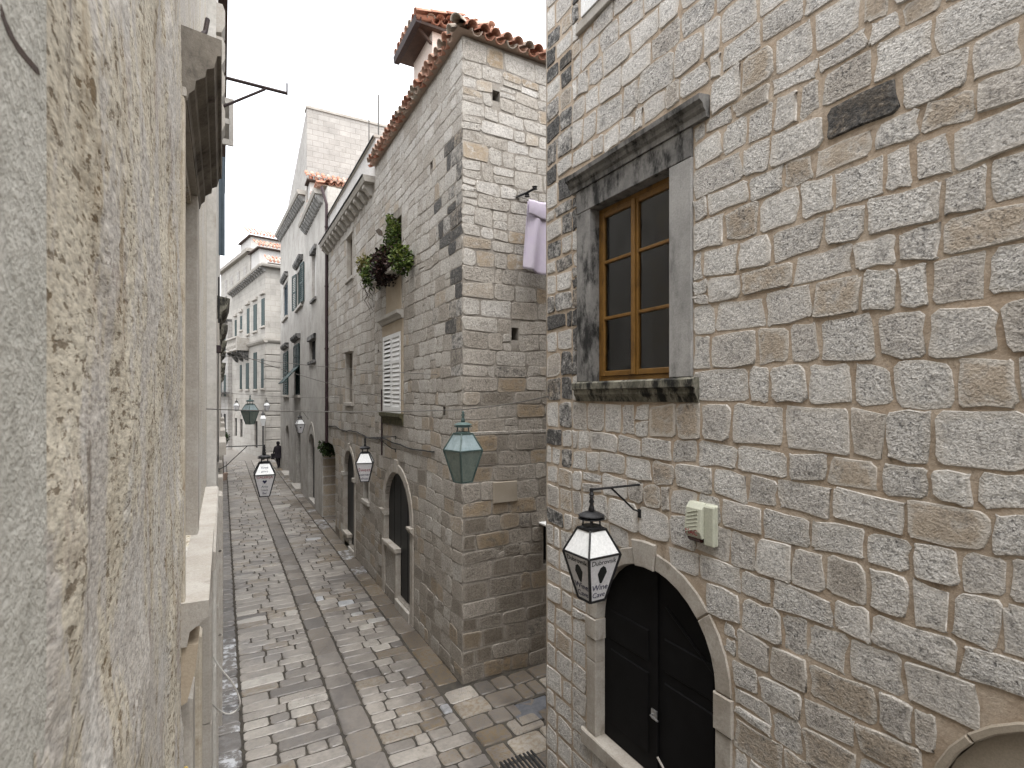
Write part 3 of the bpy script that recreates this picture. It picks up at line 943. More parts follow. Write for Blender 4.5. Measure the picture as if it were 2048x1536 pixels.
# blind arch at the lower right
sheet("arch_infill", RF, arch(B_[0], B_[1] - .004, B_[2], B_[3]), [], -.03, -.2, M['tan_plaster'], right)
voussoirs(right, RF, B_[0], B_[1], B_[3], .045, [0, 40, 90, 140, 180], .02, M['tan_plaster'], None, -.2)

# alarm box
ap = onX(1411, 1046, XR)
al = thing("alarm_siren", "cream alarm siren box on the stone wall above the arched door", "alarm box", (ap.x, ap.y, ap.z))
k0 = MB()
s, z = ap.y, ap.z
k0.profile(RF, [(0, z - .165), (.03, z - .165), (.03, z + .15), (0, z + .17)], s - .13, s + .12)
k0.profile(RF, [(.028, z - .165), (.06, z - .165), (.06, z + .15), (.028, z + .165)], s - .13, s - .03)
k0.build("base", M['alarm'], al, .008)
k1 = MB().profile(RF, [(0, z - .105), (.08, z - .12), (.105, z - .06), (.085, z + .12), (.05, z + .165), (0, z + .165)], s - .035, s + .13)
k1.build("cover", M['alarm'], al, .005)
for i in range(6):
    zz = z + .10 - i * .03
    MB().tube([RF(s + .00, zz + .012, .0905 + i * .0028), RF(s + .11, zz - .022, .0925 + i * .0028)], .0035, 5).build("rib", M['alarm'], al)
MB().profile(RF, [(0, z - .155), (.06, z - .155), (.082, z - .122), (0, z - .107)], s - .01, s + .12).build("lens", M['alarm_dark'], al, .004)
text_on("MAC", .06, RF, s + .055, z - .072, .1045, M['ink_red'], al, 1.0)

# ------------------------------------------------------------------ the corner house in the middle
rm = random.Random(33)
MY0, MY1, MZ = 7.96, 13.6, 10.62
MFr, MSd = FRX(XR), FY(MY0)
mid = thing("corner_house", "stone corner house with tiled eaves, blackened quoins and white shutters", "house", (XR + 3, 10.5, 0))
sw = (YR(803), YR(768), 4.42, 5.72)                        # shuttered window
sw = (sw[0], sw[1], ZR(786, 826), ZR(786, 668))
pw = (YR(803), YR(774), ZR(790, 548), ZR(790, 442))        # overgrown window above it
ad = ((YR(822) + YR(770)) / 2, abs(YR(770) - YR(822)) / 2, 0.28, 2.35)   # arched shop door
adz = ZR(796, 945)                                          # its crown
ad = (ad[0], ad[1], .22, adz - ad[1])
nw = (YR(738), YR(729), ZR(733, 1000), ZR(733, 955))
PUT_F = [(YR(px) - .07, YR(px) + .07, ZR(px, py) - .08, ZR(px, py) + .08) for px, py in ((888, 822), (757, 706), (863, 330))]
PUT_S = [(onY(px, py, MY0).x - .07, onY(px, py, MY0).x + .07, onY(px, py, MY0).z - h_, onY(px, py, MY0).z + h_) for px, py, h_ in ((992, 192, .09), (1030, 668, .11))]
front_holes = [rect(*q) for q in PUT_F] + [grow(*sw), grow(*pw), grow_arch(*ad)]
sheet("mortar", MFr, rect(MY0, MY1, -.1, MZ), front_holes, 0, -.4, M['mortar_m'], mid)
sd_door = (5.0, 5.75, 1.72, 2.40)
sd_win = (5.06, 5.5, 3.2, 4.1)
sheet("side_mortar", MSd, rect(XR + .401, XR + 12, -.1, MZ), [rect(*sd_door), rect(*sd_win)] + [rect(*q) for q in PUT_S], 0, -.4, M['mortar_m'], mid)
MB().box(XR + .402, XR + 12, MY0 + .402, MY1, -.1, MZ - .01).build("core", M['dark'], mid)
darkpt = {}
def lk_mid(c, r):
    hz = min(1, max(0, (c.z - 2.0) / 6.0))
    t = min(1, max(0, r.gauss(.35 + .33 * hz, .14)))  # tint gets darker towards the foot of the wall
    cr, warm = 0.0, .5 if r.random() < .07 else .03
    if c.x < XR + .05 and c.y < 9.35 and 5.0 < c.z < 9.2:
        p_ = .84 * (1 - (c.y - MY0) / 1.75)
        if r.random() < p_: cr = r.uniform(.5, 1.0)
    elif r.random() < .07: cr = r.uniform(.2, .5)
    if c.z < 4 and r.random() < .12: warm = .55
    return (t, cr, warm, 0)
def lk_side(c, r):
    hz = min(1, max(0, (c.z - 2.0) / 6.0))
    t = min(1, max(0, r.gauss(.10 + .60 * hz, .13)))  # side face: darker tint lower down, paler higher up
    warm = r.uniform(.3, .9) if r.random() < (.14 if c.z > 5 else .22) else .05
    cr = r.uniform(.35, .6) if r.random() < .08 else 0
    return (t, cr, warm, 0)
mh = [Hole('rect', sw[0] - .16, sw[1] + .10, sw[2] - .28, sw[3] + .48), Hole('rect', pw[0] - .05, pw[1] + .1, sw[3] + .45, pw[3] + .04),
      Hole('arch', ad[0], ad[1] + .2, 0, ad[3], ad[1] + .2)]
mh += [Hole('rect', *q) for q in PUT_F]
mcrs = courses(0, MZ - .05, .19, .32, rm, (sw[2] - .28, sw[3] + .45, pw[3]))
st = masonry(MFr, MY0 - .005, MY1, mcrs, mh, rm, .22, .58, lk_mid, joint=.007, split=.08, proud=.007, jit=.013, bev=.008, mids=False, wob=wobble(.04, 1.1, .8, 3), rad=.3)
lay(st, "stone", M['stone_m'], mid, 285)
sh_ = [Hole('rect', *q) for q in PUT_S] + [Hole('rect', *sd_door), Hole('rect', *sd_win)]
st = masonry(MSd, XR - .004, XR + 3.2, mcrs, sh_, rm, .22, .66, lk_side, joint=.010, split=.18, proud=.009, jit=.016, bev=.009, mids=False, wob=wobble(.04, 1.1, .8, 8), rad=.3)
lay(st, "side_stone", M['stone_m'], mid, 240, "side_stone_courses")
# string course a little above eye level's foot and blank slab on the side face
zstr = ZR(925, 868)
MB().profile(MSd, [(0, zstr - .03), (.012, zstr - .02), (.013, zstr + .02), (0, zstr + .03)], XR + .02, XR + 3.2).build("string_course", M['stone_m'], mid)
pl = onY(1010, 984, MY0)
MB().slab(MSd, rect(pl.x - .24, pl.x + .22, pl.z - .17, pl.z + .18), -.02, .034, .006).build("blank_slab", M['tan_plaster'], mid)
MB().fbox(MSd, sd_door[0], sd_door[1], sd_door[2], sd_door[3], -.3, -.25).build("side_hatch", M['dark'], mid)
MB().fbox(MSd, sd_win[0], sd_win[1], sd_win[2], sd_win[3], -.3, -.25).build("side_window", M['dark'], mid)
can = MB().slab(FY(MY0 - .0), [(4.90, 2.47), (5.85, 2.47), (5.85, 2.50), (4.90, 2.50)], 0, .38)
can.build("hatch_canopy", M['white_paint'], mid, .004)

# shuttered window
s0, s1, z0, z1 = sw
MB().profile(MFr, [(-.01, z1 + .27), (.05, z1 + .27), (.07, z1 + .33), (.15, z1 + .37), (.16, z1 + .44), (-.01, z1 + .46)], s0 - .17, s1 + .11).build("window_cornice", M['dressed'], mid)
MB().slab(MFr, rect(s0 - .15, s1 + .1, z1 + .003, z1 + .268), -.2, .02, .005).build("window_lintel", M['buff_plaster'], mid)
MB().slab(MFr, rect(s0 - .15, s0 - .001, z0, z1), -.2, .02, .005).build("window_jamb", M['buff_plaster'], mid)
MB().slab(MFr, rect(s1 + .001, s1 + .1, z0, z1), -.2, .02, .005).build("window_jamb", M['dressed'], mid)
MB().profile(MFr, [(-.2, z0 - .26), (.03, z0 - .26), (.04, z0 - .12), (.10, z0 - .07), (.10, z0 - .004), (-.2, z0 - .004)], s0 - .17, s1 + .11).build("window_sill", M['moss'], mid)
msd = (s0 + s1) / 2
for a, b in ((s0 + .005, msd - .004), (msd + .004, s1 - .005)):
    f_ = MB()
    f_.fbox(MFr, a, a + .07, z0 + .005, z1 - .005, -.01, .03); f_.fbox(MFr, b - .07, b, z0 + .005, z1 - .005, -.01, .03)
    rails = [z0 + .005, z0 + (z1 - z0) * .64, z1 - .005]
    f_.fbox(MFr, a + .071, b - .071, rails[0], rails[0] + .14, -.01, .03)
    f_.fbox(MFr, a + .071, b - .071, rails[1] - .035, rails[1] + .035, -.01, .03)
    f_.fbox(MFr, a + .071, b - .071, rails[2] - .10, rails[2], -.01, .03)
    lf = f_.build("shutter", M['white_paint'], mid, .004)
    for lo, hi, n_ in ((rails[0] + .14, rails[1] - .035, 10), (rails[1] + .035, rails[2] - .10, 5)):
        for i in range(n_):
            zc = lo + (hi - lo) * (i + .5) / n_
            hgt = (hi - lo) / n_ * (.62 if a > s0 + .1 else .95)
            MB().profile(MFr, [(-.005, zc + hgt * .5), (.02, zc - hgt * .6), (.028, zc - hgt * .5), (.003, zc + hgt * .6)], a + .072, b - .072).build("slat", M['white_paint'], lf)
MB().fbox(MFr, s0, s1, z0, z1, -.32, -.3).build("room_back", M['dark'], mid)
# overgrown window and the smooth buff panel below it
MB().slab(MFr, rect(pw[0] + .0, pw[1] + .05, z1 + .47, pw[2] - .11), -.02, .012, .005).build("walled_panel", M['buff_plaster'], mid)
MB().fbox(MFr, pw[0], pw[1], pw[2], pw[3], -.3, -.28).build("window_back", M['dark'], mid)
MB().slab(MFr, rect(pw[0] - .25, pw[1] + .45, pw[2] - .10, pw[2] - .01), -.1, .30, .01).build("plant_ledge", M['dressed'], mid)

# arched shop door with its counter
sc, hw, zb, zs = ad
voussoirs(mid, MFr, sc, hw, zs, .19, [0, 45, 84, 96, 135, 180], .03, M['dressed_r'], 2)
for a, b in ((sc - hw - .19, sc - hw), (sc + hw, sc + hw + .19)):
    MB().slab(MFr, rect(a, b, .0, zs - .16), -.3, .03, .008).build("door_jamb", M['dressed_r'], mid)
    MB().profile(MFr, [(-.2, zs - .157), (.03, zs - .157), (.10, zs - .05), (.10, zs - .003), (-.2, zs - .003)], a - .04, b + .04).build("impost", M['dressed_r'], mid)
M['door_green'] = m_plain("blackish green wood", (.005, .006, .0065), (.010, .012, .0125), 6, .5, .2, 60)
n_ = 12
for k_ in range(4):
    a = sc - hw + 2 * hw * k_ / 4 + .004; b = sc - hw + 2 * hw * (k_ + 1) / 4 - .004
    pts = [(a, zb), (b, zb)]
    for j in range(7):
        s = b + (a - b) * j / 6
        q = (s - sc) / (hw + .01)
        pts.append((s, zs + (hw + .01) * sqrt(max(0, 1 - q * q))))
    MB().slab(MFr, pts, -.2, -.09, .02).build("door_leaf", M['door_green'], mid)
zc = ZR(795, 1098)
cw = (sc + .0, sc + hw + .06)
MB().slab(MFr, rect(cw[0] + .02, cw[1] - .06, .02, zc - .10), -.085, -.02, .005).build("counter_front", M['stone_m'], mid)
MB().slab(MFr, rect(cw[0], cw[0] + .1, .02, zc - .1), -.085, .03, .008).build("counter_post", M['dressed_r'], mid)
MB().slab(MFr, rect(cw[0] - .04, cw[1], zc - .098, zc), -.08, .07, .012).build("counter_top", M['dressed_r'], mid)
MB().slab(MFr, rect(sc - hw, sc + .0, .0, .2), -.25, .06, .01).build("threshold", M['dressed'], mid)

# ---- tiled eaves: every tile of the outer rows is a tile
def tile_mesh():
    m_ = MB(); m_.smooth = True
    n_ = 7; L = .44
    vs, fs = [], []
    for y, r in ((0, .098), (L, .078)):
        for rad_ in (r, r - .016):
            for k_ in range(n_ + 1):
                w = pi * k_ / n_
                vs.append((rad_ * cos(w), y, rad_ * sin(w)))
    q = n_ + 1
    for k_ in range(n_):
        fs += [(k_, k_ + 1, 2 * q + k_ + 1, 2 * q + k_), (q + k_, 3 * q + k_, 3 * q + k_ + 1, q + k_ + 1),
               (k_, q + k_, q + k_ + 1, k_ + 1), (2 * q + k_, 2 * q + k_ + 1, 3 * q + k_ + 1, 3 * q + k_)]
    m_.add(vs, fs)
    return m_.mesh("roof_tile", M['tile'])
TILE = tile_mesh()
def tile_at(parent, p, up, side, roll=0.0, name="roof_tile", under=False):
    """a barrel tile whose length runs along 'up' (up the slope) and width along 'side'"""
    y = Vector(up).normalized(); x = Vector(side).normalized(); z = x.cross(y).normalized()
    if under: x, z = -x, -z
    o = bpy.data.objects.new(name, TILE); col.objects.link(o)
    m4 = Matrix((x, y, z)).transposed().to_4x4()
    m4.translation = Vector(p)
    if parent.type == 'EMPTY':
        o.parent = parent
        o.matrix_parent_inverse = Matrix.Translation(-parent.location)
    else:
        o.parent = parent
    o.matrix_basis = m4
    return o
def tiled_roof(parent, p0, along, upslope, length, rows, rng, pitch=.21, step=.36):
    a = Vector(along).normalized(); u = Vector(upslope).normalized()
    nrm = a.cross(u).normalized()
    if nrm.z < 0: nrm = -nrm
    n_ = int(length / pitch)
    for r in range(rows):
        for i in range(n_ + 1):
            p = Vector(p0) + a * (i * pitch + rng.uniform(-.012, .012)) + u * (r * step + rng.uniform(-.02, .02)) + nrm * (.05 + rng.uniform(0, .012))
            tile_at(parent, p, u + nrm * .03, a if a.cross(u).dot(nrm) > 0 else -a)
            if r == 0:
                tile_at(parent, p + a * pitch * .5 - nrm * .02 + u * .02, u + nrm * .03, a if a.cross(u).dot(nrm) > 0 else -a, under=True)
rt = random.Random(5)
sl = radians(24)
roof = MB()
ez = MZ + .02
roof.add([(XR - .14, MY0 - .14, ez), (XR + 6, MY0 - .14, ez), (XR + 6, MY1, ez), (XR - .14, MY1, ez),
          (XR + 2.8, MY0 + 2.8, ez + 1.30), (XR + 6, MY0 + 2.8, ez + 1.30), (XR + 2.8, MY1, ez + 1.3), (XR + 6, MY1, ez + 1.3)],
         [(0, 1, 5, 4), (0, 4, 6, 3), (4, 5, 7, 6), (0, 3, 2, 1), (1, 2, 7, 5), (2, 3, 6, 7)])
roof.build("roof", M['tile'], mid)
tiled_roof(mid, (XR - .17, MY0 + .1, ez), (0, 1, 0), (cos(sl), 0, sin(sl)), MY1 - MY0 - .1, 2, rt)
tiled_roof(mid, (XR + .1, MY0 - .17, ez), (1, 0, 0), (0, cos(sl), sin(sl)), 5.6, 2, rt)
for i in range(4):
    h_ = Vector((1, 1, .62)).normalized()
    tile_at(mid, Vector((XR - .2, MY0 - .2, ez + .05)) + h_ * (.34 * i), h_, Vector((1, -1, 0)), name="hip_tile")
# dormer on its roof
DX, DY0, DY1 = 3.98, 10.84, 12.10
dm = thing("roof_dormer", "pale pink dormer with dark gutter above the tiled eaves", "dormer", (DX + .8, 11.4, ez + .4))
dfr = FRX(DX)
dzt = 12.62
wdn = (11.05, 11.75, 11.35, 12.15)
sheet("front", dfr, rect(DY0, DY1, ez + .02, dzt), [rect(*wdn)], 0, -.2, M['pink_plaster'], dm)
MB().box(DX + .2, DX + 3, DY0, DY0 + .15, ez - .3, dzt).build("cheek", M['pink_plaster'], dm)
MB().box(DX + .2, DX + 3, DY1 - .15, DY1, ez - .3, dzt).build("cheek", M['pink_plaster'], dm)
wf_ = MB()
for a in ((wdn[0], wdn[0] + .07, wdn[2], wdn[3]), (wdn[1] - .07, wdn[1], wdn[2], wdn[3]), (wdn[0], wdn[1], wdn[3] - .07, wdn[3]), ((wdn[0] + wdn[1]) / 2 - .04, (wdn[0] + wdn[1]) / 2 + .04, wdn[2], wdn[3])):
    wf_.fbox(dfr, a[0] + .001, a[1] - .001, a[2] + .001, a[3] - .001, -.1, .02)
wf_.build("window_frame", M['ochre_wood'], dm)
MB().fbox(dfr, wdn[0], wdn[1], wdn[2], wdn[3], -.14, -.12).build("window_pane", M['dark'], dm)
ev = MB().slab(dfr, rect(DY0 - .12, DY1 + .15, dzt + .002, dzt + .06), -2.5, .30).build("eave_board", M['brown_wood'], dm)
gt = MB()
gt.profile(dfr, [(.30, dzt - .02), (.42, dzt - .02), (.44, dzt + .12), (.42, dzt + .12), (.40, dzt + .02), (.32, dzt + .02), (.31, dzt + .12), (.30, dzt + .12)], DY0 - .15, DY1 + .2)
gt.build("gutter", M['rust_iron'], dm)
MB().tube([dfr(DY0 + .04, dzt + .0, .30), dfr(DY0 + .04, dzt - .25, 0.01)], .035, 4).build("bracket", M['brown_wood'], dm)
tiled_roof(dm, (DX - .42, DY0 - .16, dzt + .10), (0, 1, 0), (cos(radians(13)), 0, sin(radians(13))), DY1 - DY0 + .3, 3, rt)
tiled_roof(dm, (DX - .05, DY0 - .16, dzt + .12), (1, 0, .23), (0, 1, .05), 1.6, 1, rt)

# unseen house added at the alley's top to keep sky light out
ae = thing("added_alley_house", "unseen plain stone house added to close the side alley to sky light", "house", (XR + 12.5, 6.5, 0))
MB().box(XR + 12.11, XR + 15, RY1 - 2, MY0 + 3, -.1, 9.5).build("wall", M['left_stone'], ae)

# ------------------------------------------------------------------ the terrace house beyond it
T0, T1, TP = MY1 + .01, 20.6, 19.0
TZ = 10.25
ter = thing("terrace_house", "stone house with roof terrace parapet and stone corbels beyond the tiled house", "house", (XR + 2.5, 17, 0))
TF = FRX(XR)
t_up = (YR(706), YR(695), ZR(701, 556), ZR(701, 472))
t_sl = (YR(706), YR(693), ZR(700, 805), ZR(700, 705))
t_ar = ((YR(712) + YR(687)) / 2, abs(YR(687) - YR(712)) / 2, .15, 0)
t_crown = ZR(698, 900)
t_ar = (t_ar[0], t_ar[1] * .82, .15, t_crown - t_ar[1] * .82)
t_nw = (YR(738), YR(729), ZR(733, 1000), ZR(733, 940))
outer = [(T0, -.1), (TP, -.1), (TP, 2.7), (TP + .5, 3.0), (T1, 3.05), (T1, TZ), (T0, TZ)]
sheet("mortar", TF, outer, [grow(*t_up), grow(*t_sl), grow_arch(*t_ar), grow(*t_nw)], 0, -.4, M['mortar_m'], ter)
MB().box(XR + .402, XR + 5, T0, TP, -.1, TZ - .01).build("core", M['dark'], ter)
MB().box(XR + .403, XR + 5, TP + .001, T1, 3.06, TZ - .012).build("passage_room", M['mortar_m'], ter)
MB().box(XR + .404, XR + 5, TP + .001, TP + .02, -.1, 3.05).build("passage_wall", M['mortar_m'], ter)
thh = [Hole('rect', t_up[0] - .1, t_up[1] + .1, t_up[2] - .1, t_up[3] + .1), Hole('rect', t_sl[0] - .14, t_sl[1] + .14, t_sl[2] - .1, t_sl[3] + .15),
       Hole('arch', t_ar[0], t_ar[1] + .15, 0, t_ar[3], t_ar[1] + .15), Hole('rect', t_nw[0] - .08, t_nw[1] + .08, t_nw[2] - .1, t_nw[3] + .1)]
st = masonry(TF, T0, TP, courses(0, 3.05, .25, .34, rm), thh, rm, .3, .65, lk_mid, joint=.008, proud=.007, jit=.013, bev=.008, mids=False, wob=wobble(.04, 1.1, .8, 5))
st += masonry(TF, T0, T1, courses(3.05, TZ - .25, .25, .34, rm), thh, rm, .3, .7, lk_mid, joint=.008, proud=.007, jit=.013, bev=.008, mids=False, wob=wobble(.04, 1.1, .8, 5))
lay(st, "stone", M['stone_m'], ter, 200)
for hb in (t_up, t_sl, t_nw):
    a, b, z0, z1 = hb
    MB().fbox(TF, a, b, z0, z1, -.3, -.2).build("window_infill", M['buff_plaster'] if hb is not t_nw else M['dark'], ter)
    MB().slab(TF, rect(a - .12, b + .12, z0 - .1, z0 - .001), -.1, .07, .008).build("window_sill", M['dressed'], ter)
    MB().slab(TF, rect(a - .1, a - .001, z0, z1), -.1, .02, .005).build("window_jamb", M['dressed'], ter)
    MB().slab(TF, rect(b + .001, b + .1, z0, z1), -.1, .02, .005).build("window_jamb", M['dressed'], ter)
    MB().slab(TF, rect(a - .12, b + .12, z1 + .001, z1 + .14), -.1, .05 if hb is t_up else .12, .008).build("window_lintel", M['dressed'], ter)
sc, hw, zb, zs = t_ar
voussoirs(ter, TF, sc, hw, zs, .15, [0, 42, 82, 98, 138, 180], .03, M['dressed_r'], 2)
for a, b in ((sc - hw - .15, sc - hw), (sc + hw, sc + hw + .15)):
    MB().slab(TF, rect(a, b, 0, zs - .12), -.3, .03, .008).build("door_jamb", M['dressed_r'], ter)
    MB().slab(TF, rect(a - .03, b + .03, zs - .118, zs - .003), -.2, .09, .01).build("impost", M['dressed'], ter)
MB().slab(TF, arch(sc, hw + .01, zb, zs), -.2, -.10).build("door_leaf", M['door_green'], ter)
zc = ZR(690, 1060)
MB().slab(TF, rect(sc + .05, sc + hw, .02, zc - .1), -.095, .0, .006).build("counter_front", M['stone_m'], ter)
MB().slab(TF, rect(sc + .0, sc + hw + .05, zc - .098, zc), -.09, .07, .01).build("counter_top", M['dressed_r'], ter)
MB().slab(TF, rect(sc - hw, sc + .0, 0, .13), -.25, .05, .01).build("threshold", M['dressed'], ter)
# cornice, corbels and parapet
MB().profile(TF, [(-.1, TZ - .02), (.26, TZ - .02), (.30, TZ + .08), (.30, TZ + .14), (-.1, TZ + .14)], T0, T1).build("cornice", M['dressed'], ter)
ncb = 13
for i in range(ncb):
    s = T0 + .3 + (T1 - T0 - .5) * i / (ncb - 1)
    MB().profile(TF, [(0, TZ - .30), (.08, TZ - .28), (.17, TZ - .16), (.24, TZ - .12), (.24, TZ - .022), (0, TZ - .022)], s - .1, s + .1).build("corbel", M['dressed'], ter)
MB().box(XR + .02, XR + .22, T0, T1, TZ + .142, TZ + 1.15).build("parapet", M['pale_plaster'], ter)
MB().box(XR - .03, XR + .27, T0 - .02, T1 + .02, TZ + 1.152, TZ + 1.22).build("coping", M['dressed'], ter)
MB().box(XR + .225, XR + 5, T0, T1, TZ + .0, TZ + .1).build("terrace_floor", M['dressed'], ter)

MB().tube([(XR - .045, T0, TZ + 1.17), (XR - .045, T1, TZ + 1.17)], .022, 5).build("lightning_wire", M['cable'], ter)
MB().tube([(XR - .315, T0 + .02, TZ + .13), (XR - .315, T1, TZ + .13)], .022, 5).build("lightning_wire", M['cable'], ter)
for px, y0, y1, lab, r in ((757, 190, 290, "tall thin grey aerial pole standing on the roof terrace", .022), (738, 238, 300, "shorter thin aerial pole on the roof terrace beside the taller one", .018)):
    p = onX(px, 300, XR + .6)
    t = onX(px, y0, XR + .6)
    tag(MB().tube([(p.x, p.y, TZ + .1), (t.x, t.y, t.z)], r, 6).build("aerial_pole", M['grey_cable']), lab, "aerial pole", "aerial poles on the terrace")

# ------------------------------------------------------------------ grey house, then the tall pale house
G0, G1, GZ = 20.62, 26.5, 12.6
gh = thing("grey_house", "narrow grey plastered house with dark downpipe and stone corbels under tiles", "house", (XR + 3, 24, 0))
GF = FRX(XR)
g_win = [(YR(632), YR(624), ZR(628, 598), ZR(628, 505)), (YR(631), YR(619), ZR(625, 722), ZR(625, 680))]
g_arc = ((YR(629) + YR(617)) / 2, abs(YR(629) - YR(617)) / 2, .15, ZR(623, 868) - .5)
sheet("wall", GF, [(21.8, -.1), (G1, -.1), (G1, GZ), (G0, GZ), (G0, 3.05), (21.8, 3.0)], [grow(*g_win[0]), grow(*g_win[1]), grow_arch(*g_arc, rise=.5)], 0, -.3, M['grey_plaster'], gh)
MB().box(XR + .302, XR + 6, 21.81, G1, -.1, GZ - .01).build("core", M['dark'], gh)
MB().box(XR + .002, XR + 6, 21.79, 21.81, -.1, 3.0).build("passage_wall", M['grey_plaster'], gh)
MB().box(XR + .304, XR + 6, G0, 21.809, 3.05, GZ - .011).build("bridge_room", M['grey_plaster'], gh)
st = masonry(FY(21.79), XR + .02, XR + 2.2, courses(0, 3.0, .3, .45, rm), [], rm, .4, .8, lambda c, r: (r.uniform(.1, .6), .2, r.uniform(.3, 1), 0), mids=False)
lay(st, "stone", M['stone_m'], gh, 60)
for i, (a, b, z0, z1) in enumerate(g_win):
    MB().fbox(GF, a, b, z0, z1, -.25, -.12).build("window_infill", M['pale_plaster'] if i == 0 else M['dark'], gh)
    MB().slab(GF, rect(a - .14, b + .14, z0 - .12, z0 - .001), -.1, .09, .01).build("window_sill", M['dressed_dark'], gh)
    MB().slab(GF, rect(a - .14, b + .14, z1 + .001, z1 + .2), -.1, .10, .01).build("window_lintel", M['dressed_dark'], gh)
MB().slab(GF, arch(*g_arc, rise=.5), -.25, -.2).build("door_leaf", M['door_green'], gh)
voussoirs(gh, GF, g_arc[0], g_arc[1], g_arc[3], .14, [0, 60, 120, 180], .02, M['dressed'])
def corbel_cornice(parent, fr, s0, s1, z0, z1, n, depth=.32):
    """a moulded cornice on blocks; z may rise along s"""
    c = MB()
    vs, fs = [], []
    for s, z in ((s0, z0), (s1, z1)):
        for d, dz in ((-.1, .0), (depth, 0), (depth + .05, .12), (depth + .05, .2), (-.1, .2)):
            vs.append(fr(s, z + dz, d))
    for i in range(5):
        j = (i + 1) % 5
        fs.append((i, 5 + i, 5 + j, j))
    fs += [(0, 1, 2, 3, 4), (9, 8, 7, 6, 5)]
    c.add(vs, fs, fr.flip)
    c.build("cornice", M['dressed'], parent)
    for i in range(n):
        q = (i + .5) / n
        s = s0 + (s1 - s0) * q; z = z0 + (z1 - z0) * q
        w = (s1 - s0) / n * .27
        MB().profile(fr, [(0, z - .30), (.1, z - .27), (.2, z - .15), (depth - .06, z - .10), (depth - .04, z - .003), (0, z - .003)], s - w, s + w).build("corbel", M['dressed_grey'], parent)
corbel_cornice(gh, GF, G0 + .9, G1 - .1, GZ, GZ, 11)
MB().slab(FY(G0 + .5), [(XR - .1, GZ + .2), (XR + 5, GZ + .2), (XR + 5, GZ + .34), (XR + 1, GZ + .34)], -5.3, 0).build("roof", M['tile'], gh)
tiled_roof(gh, (XR - .3, G0 + .6, GZ + .22), (0, 1, 0), (cos(.1), 0, sin(.1)), 4.9, 2, rt, .24)
tiled_roof(gh, (XR + .1, G0 + .35, GZ + .25), (1, 0, .04), (0, 1, .2), 2.8, 2, rt, .24)
# its white attic storey
azt = onY(620, 364, 25.9).z
MB().box(XR + .1, XR + 5, 25.9, G1 + .0, GZ + .1, azt).build("attic_wall", M['pale_plaster'], gh)
MB().box(XR - .05, XR + 5, 25.7, G1 + .0, azt + .002, azt + .07).build("attic_eave", M['brown_wood'], gh)
tiled_roof(gh, (XR - .0, 25.66, azt + .08), (1, 0, 0), (0, cos(radians(35)), sin(radians(35))), 4.0, 2, rt, .24)
dp = MB()
pz0 = ZR(657, 885)
ypipe = YR(657)
dp.tube([(XR - .07, ypipe, pz0), (XR - .07, ypipe, TZ + 1.6), (XR - .22, ypipe + .15, GZ - .1)], .055, 8)
dpo = dp.build("pipe", M['pipe'], None)
dpt = thing("downpipe", "long dark brown downpipe on the grey house corner", "downpipe", (XR - .07, ypipe, pz0))
dpo.parent = dpt; dpo.matrix_parent_inverse = Matrix.Translation(-dpt.location)
for z in (4.2, 6.5, 8.8, 11):
    MB().lathe([(.07, -.03), (.075, 0), (.07, .03)], (XR - .07, ypipe, z), 10).build("clamp", M['pipe'], dpt)

P0, P1 = 26.52, 38.8
ph = thing("tall_house", "tall pale house rising above the street with dark shutters and corbelled cornice", "house", (XR + 3, 32, 0))
PF = FRX(XR)
pz_a, pz_b = 14.3, 15.5
pw_ = {
 'blue': (YR(575.5), YR(567), ZR(571, 636), ZR(571, 568)),
 'pair': (YR(605), YR(594), ZR(600, 612), ZR(600, 538)),
 'lo1': (YR(577), YR(568), ZR(572, 790), ZR(572, 705)),
 'lo2': (YR(600), YR(589), ZR(594, 790), ZR(594, 690)),
}
p_arcs = [((YR(578) + YR(571)) / 2, abs(YR(578) - YR(571)) / 2, .15, ZR(574, 850) - .6), ((YR(601) + YR(592.5)) / 2, abs(YR(601) - YR(592.5)) / 2, .15, ZR(597, 858) - .1)]
holes = [rect(*v) for v in pw_.values()] + [arch(*p_arcs[0], rise=.6), rect(p_arcs[1][0] - p_arcs[1][1], p_arcs[1][0] + p_arcs[1][1], .15, p_arcs[1][3])]
sheet("wall", PF, [(P0, -.1), (P1, -.1), (P1, pz_b), (P0, pz_a)], holes, 0, -.3, M['grey_plaster'], ph)
MB().box(XR + .302, XR + 7, P0, P1, -.1, pz_a - .1).build("core", M['dark'], ph)
corbel_cornice(ph, PF, P0 + .1, P1, pz_a, pz_b, 20)
for key, (a, b, z0, z1) in pw_.items():
    up = key in ('blue', 'pair')
    wf = MB()
    fw = .07
    for r_ in ((a, a + fw, z0, z1), (b - fw, b, z0, z1), (a + fw, b - fw, z0, z0 + fw), (a + fw, b - fw, z1 - fw, z1), ((a + b) / 2 - .03, (a + b) / 2 + .03, z0 + fw, z1 - fw)):
        wf.fbox(PF, r_[0] + .001, r_[1] - .001, r_[2] + .001, r_[3] - .001, -.14, -.06)
    wo = wf.build("window", M['blue_paint'] if key == 'blue' else M['green_paint'], ph)
    MB().fbox(PF, a, b, z0, z1, -.18, -.15).build("pane", M['glass'], wo)
    MB().slab(PF, rect(a - .18, b + .18, z0 - .15, z0 - .002), -.1, .12, .015).build("window_sill", M['dressed'], ph)
    MB().profile(PF, [(-.02, z1 + .22), (.08, z1 + .22), (.2, z1 + .34), (.22, z1 + .46), (-.02, z1 + .48)], a - .22, b + .22).build("window_cornice", M['dressed_dark'], ph)
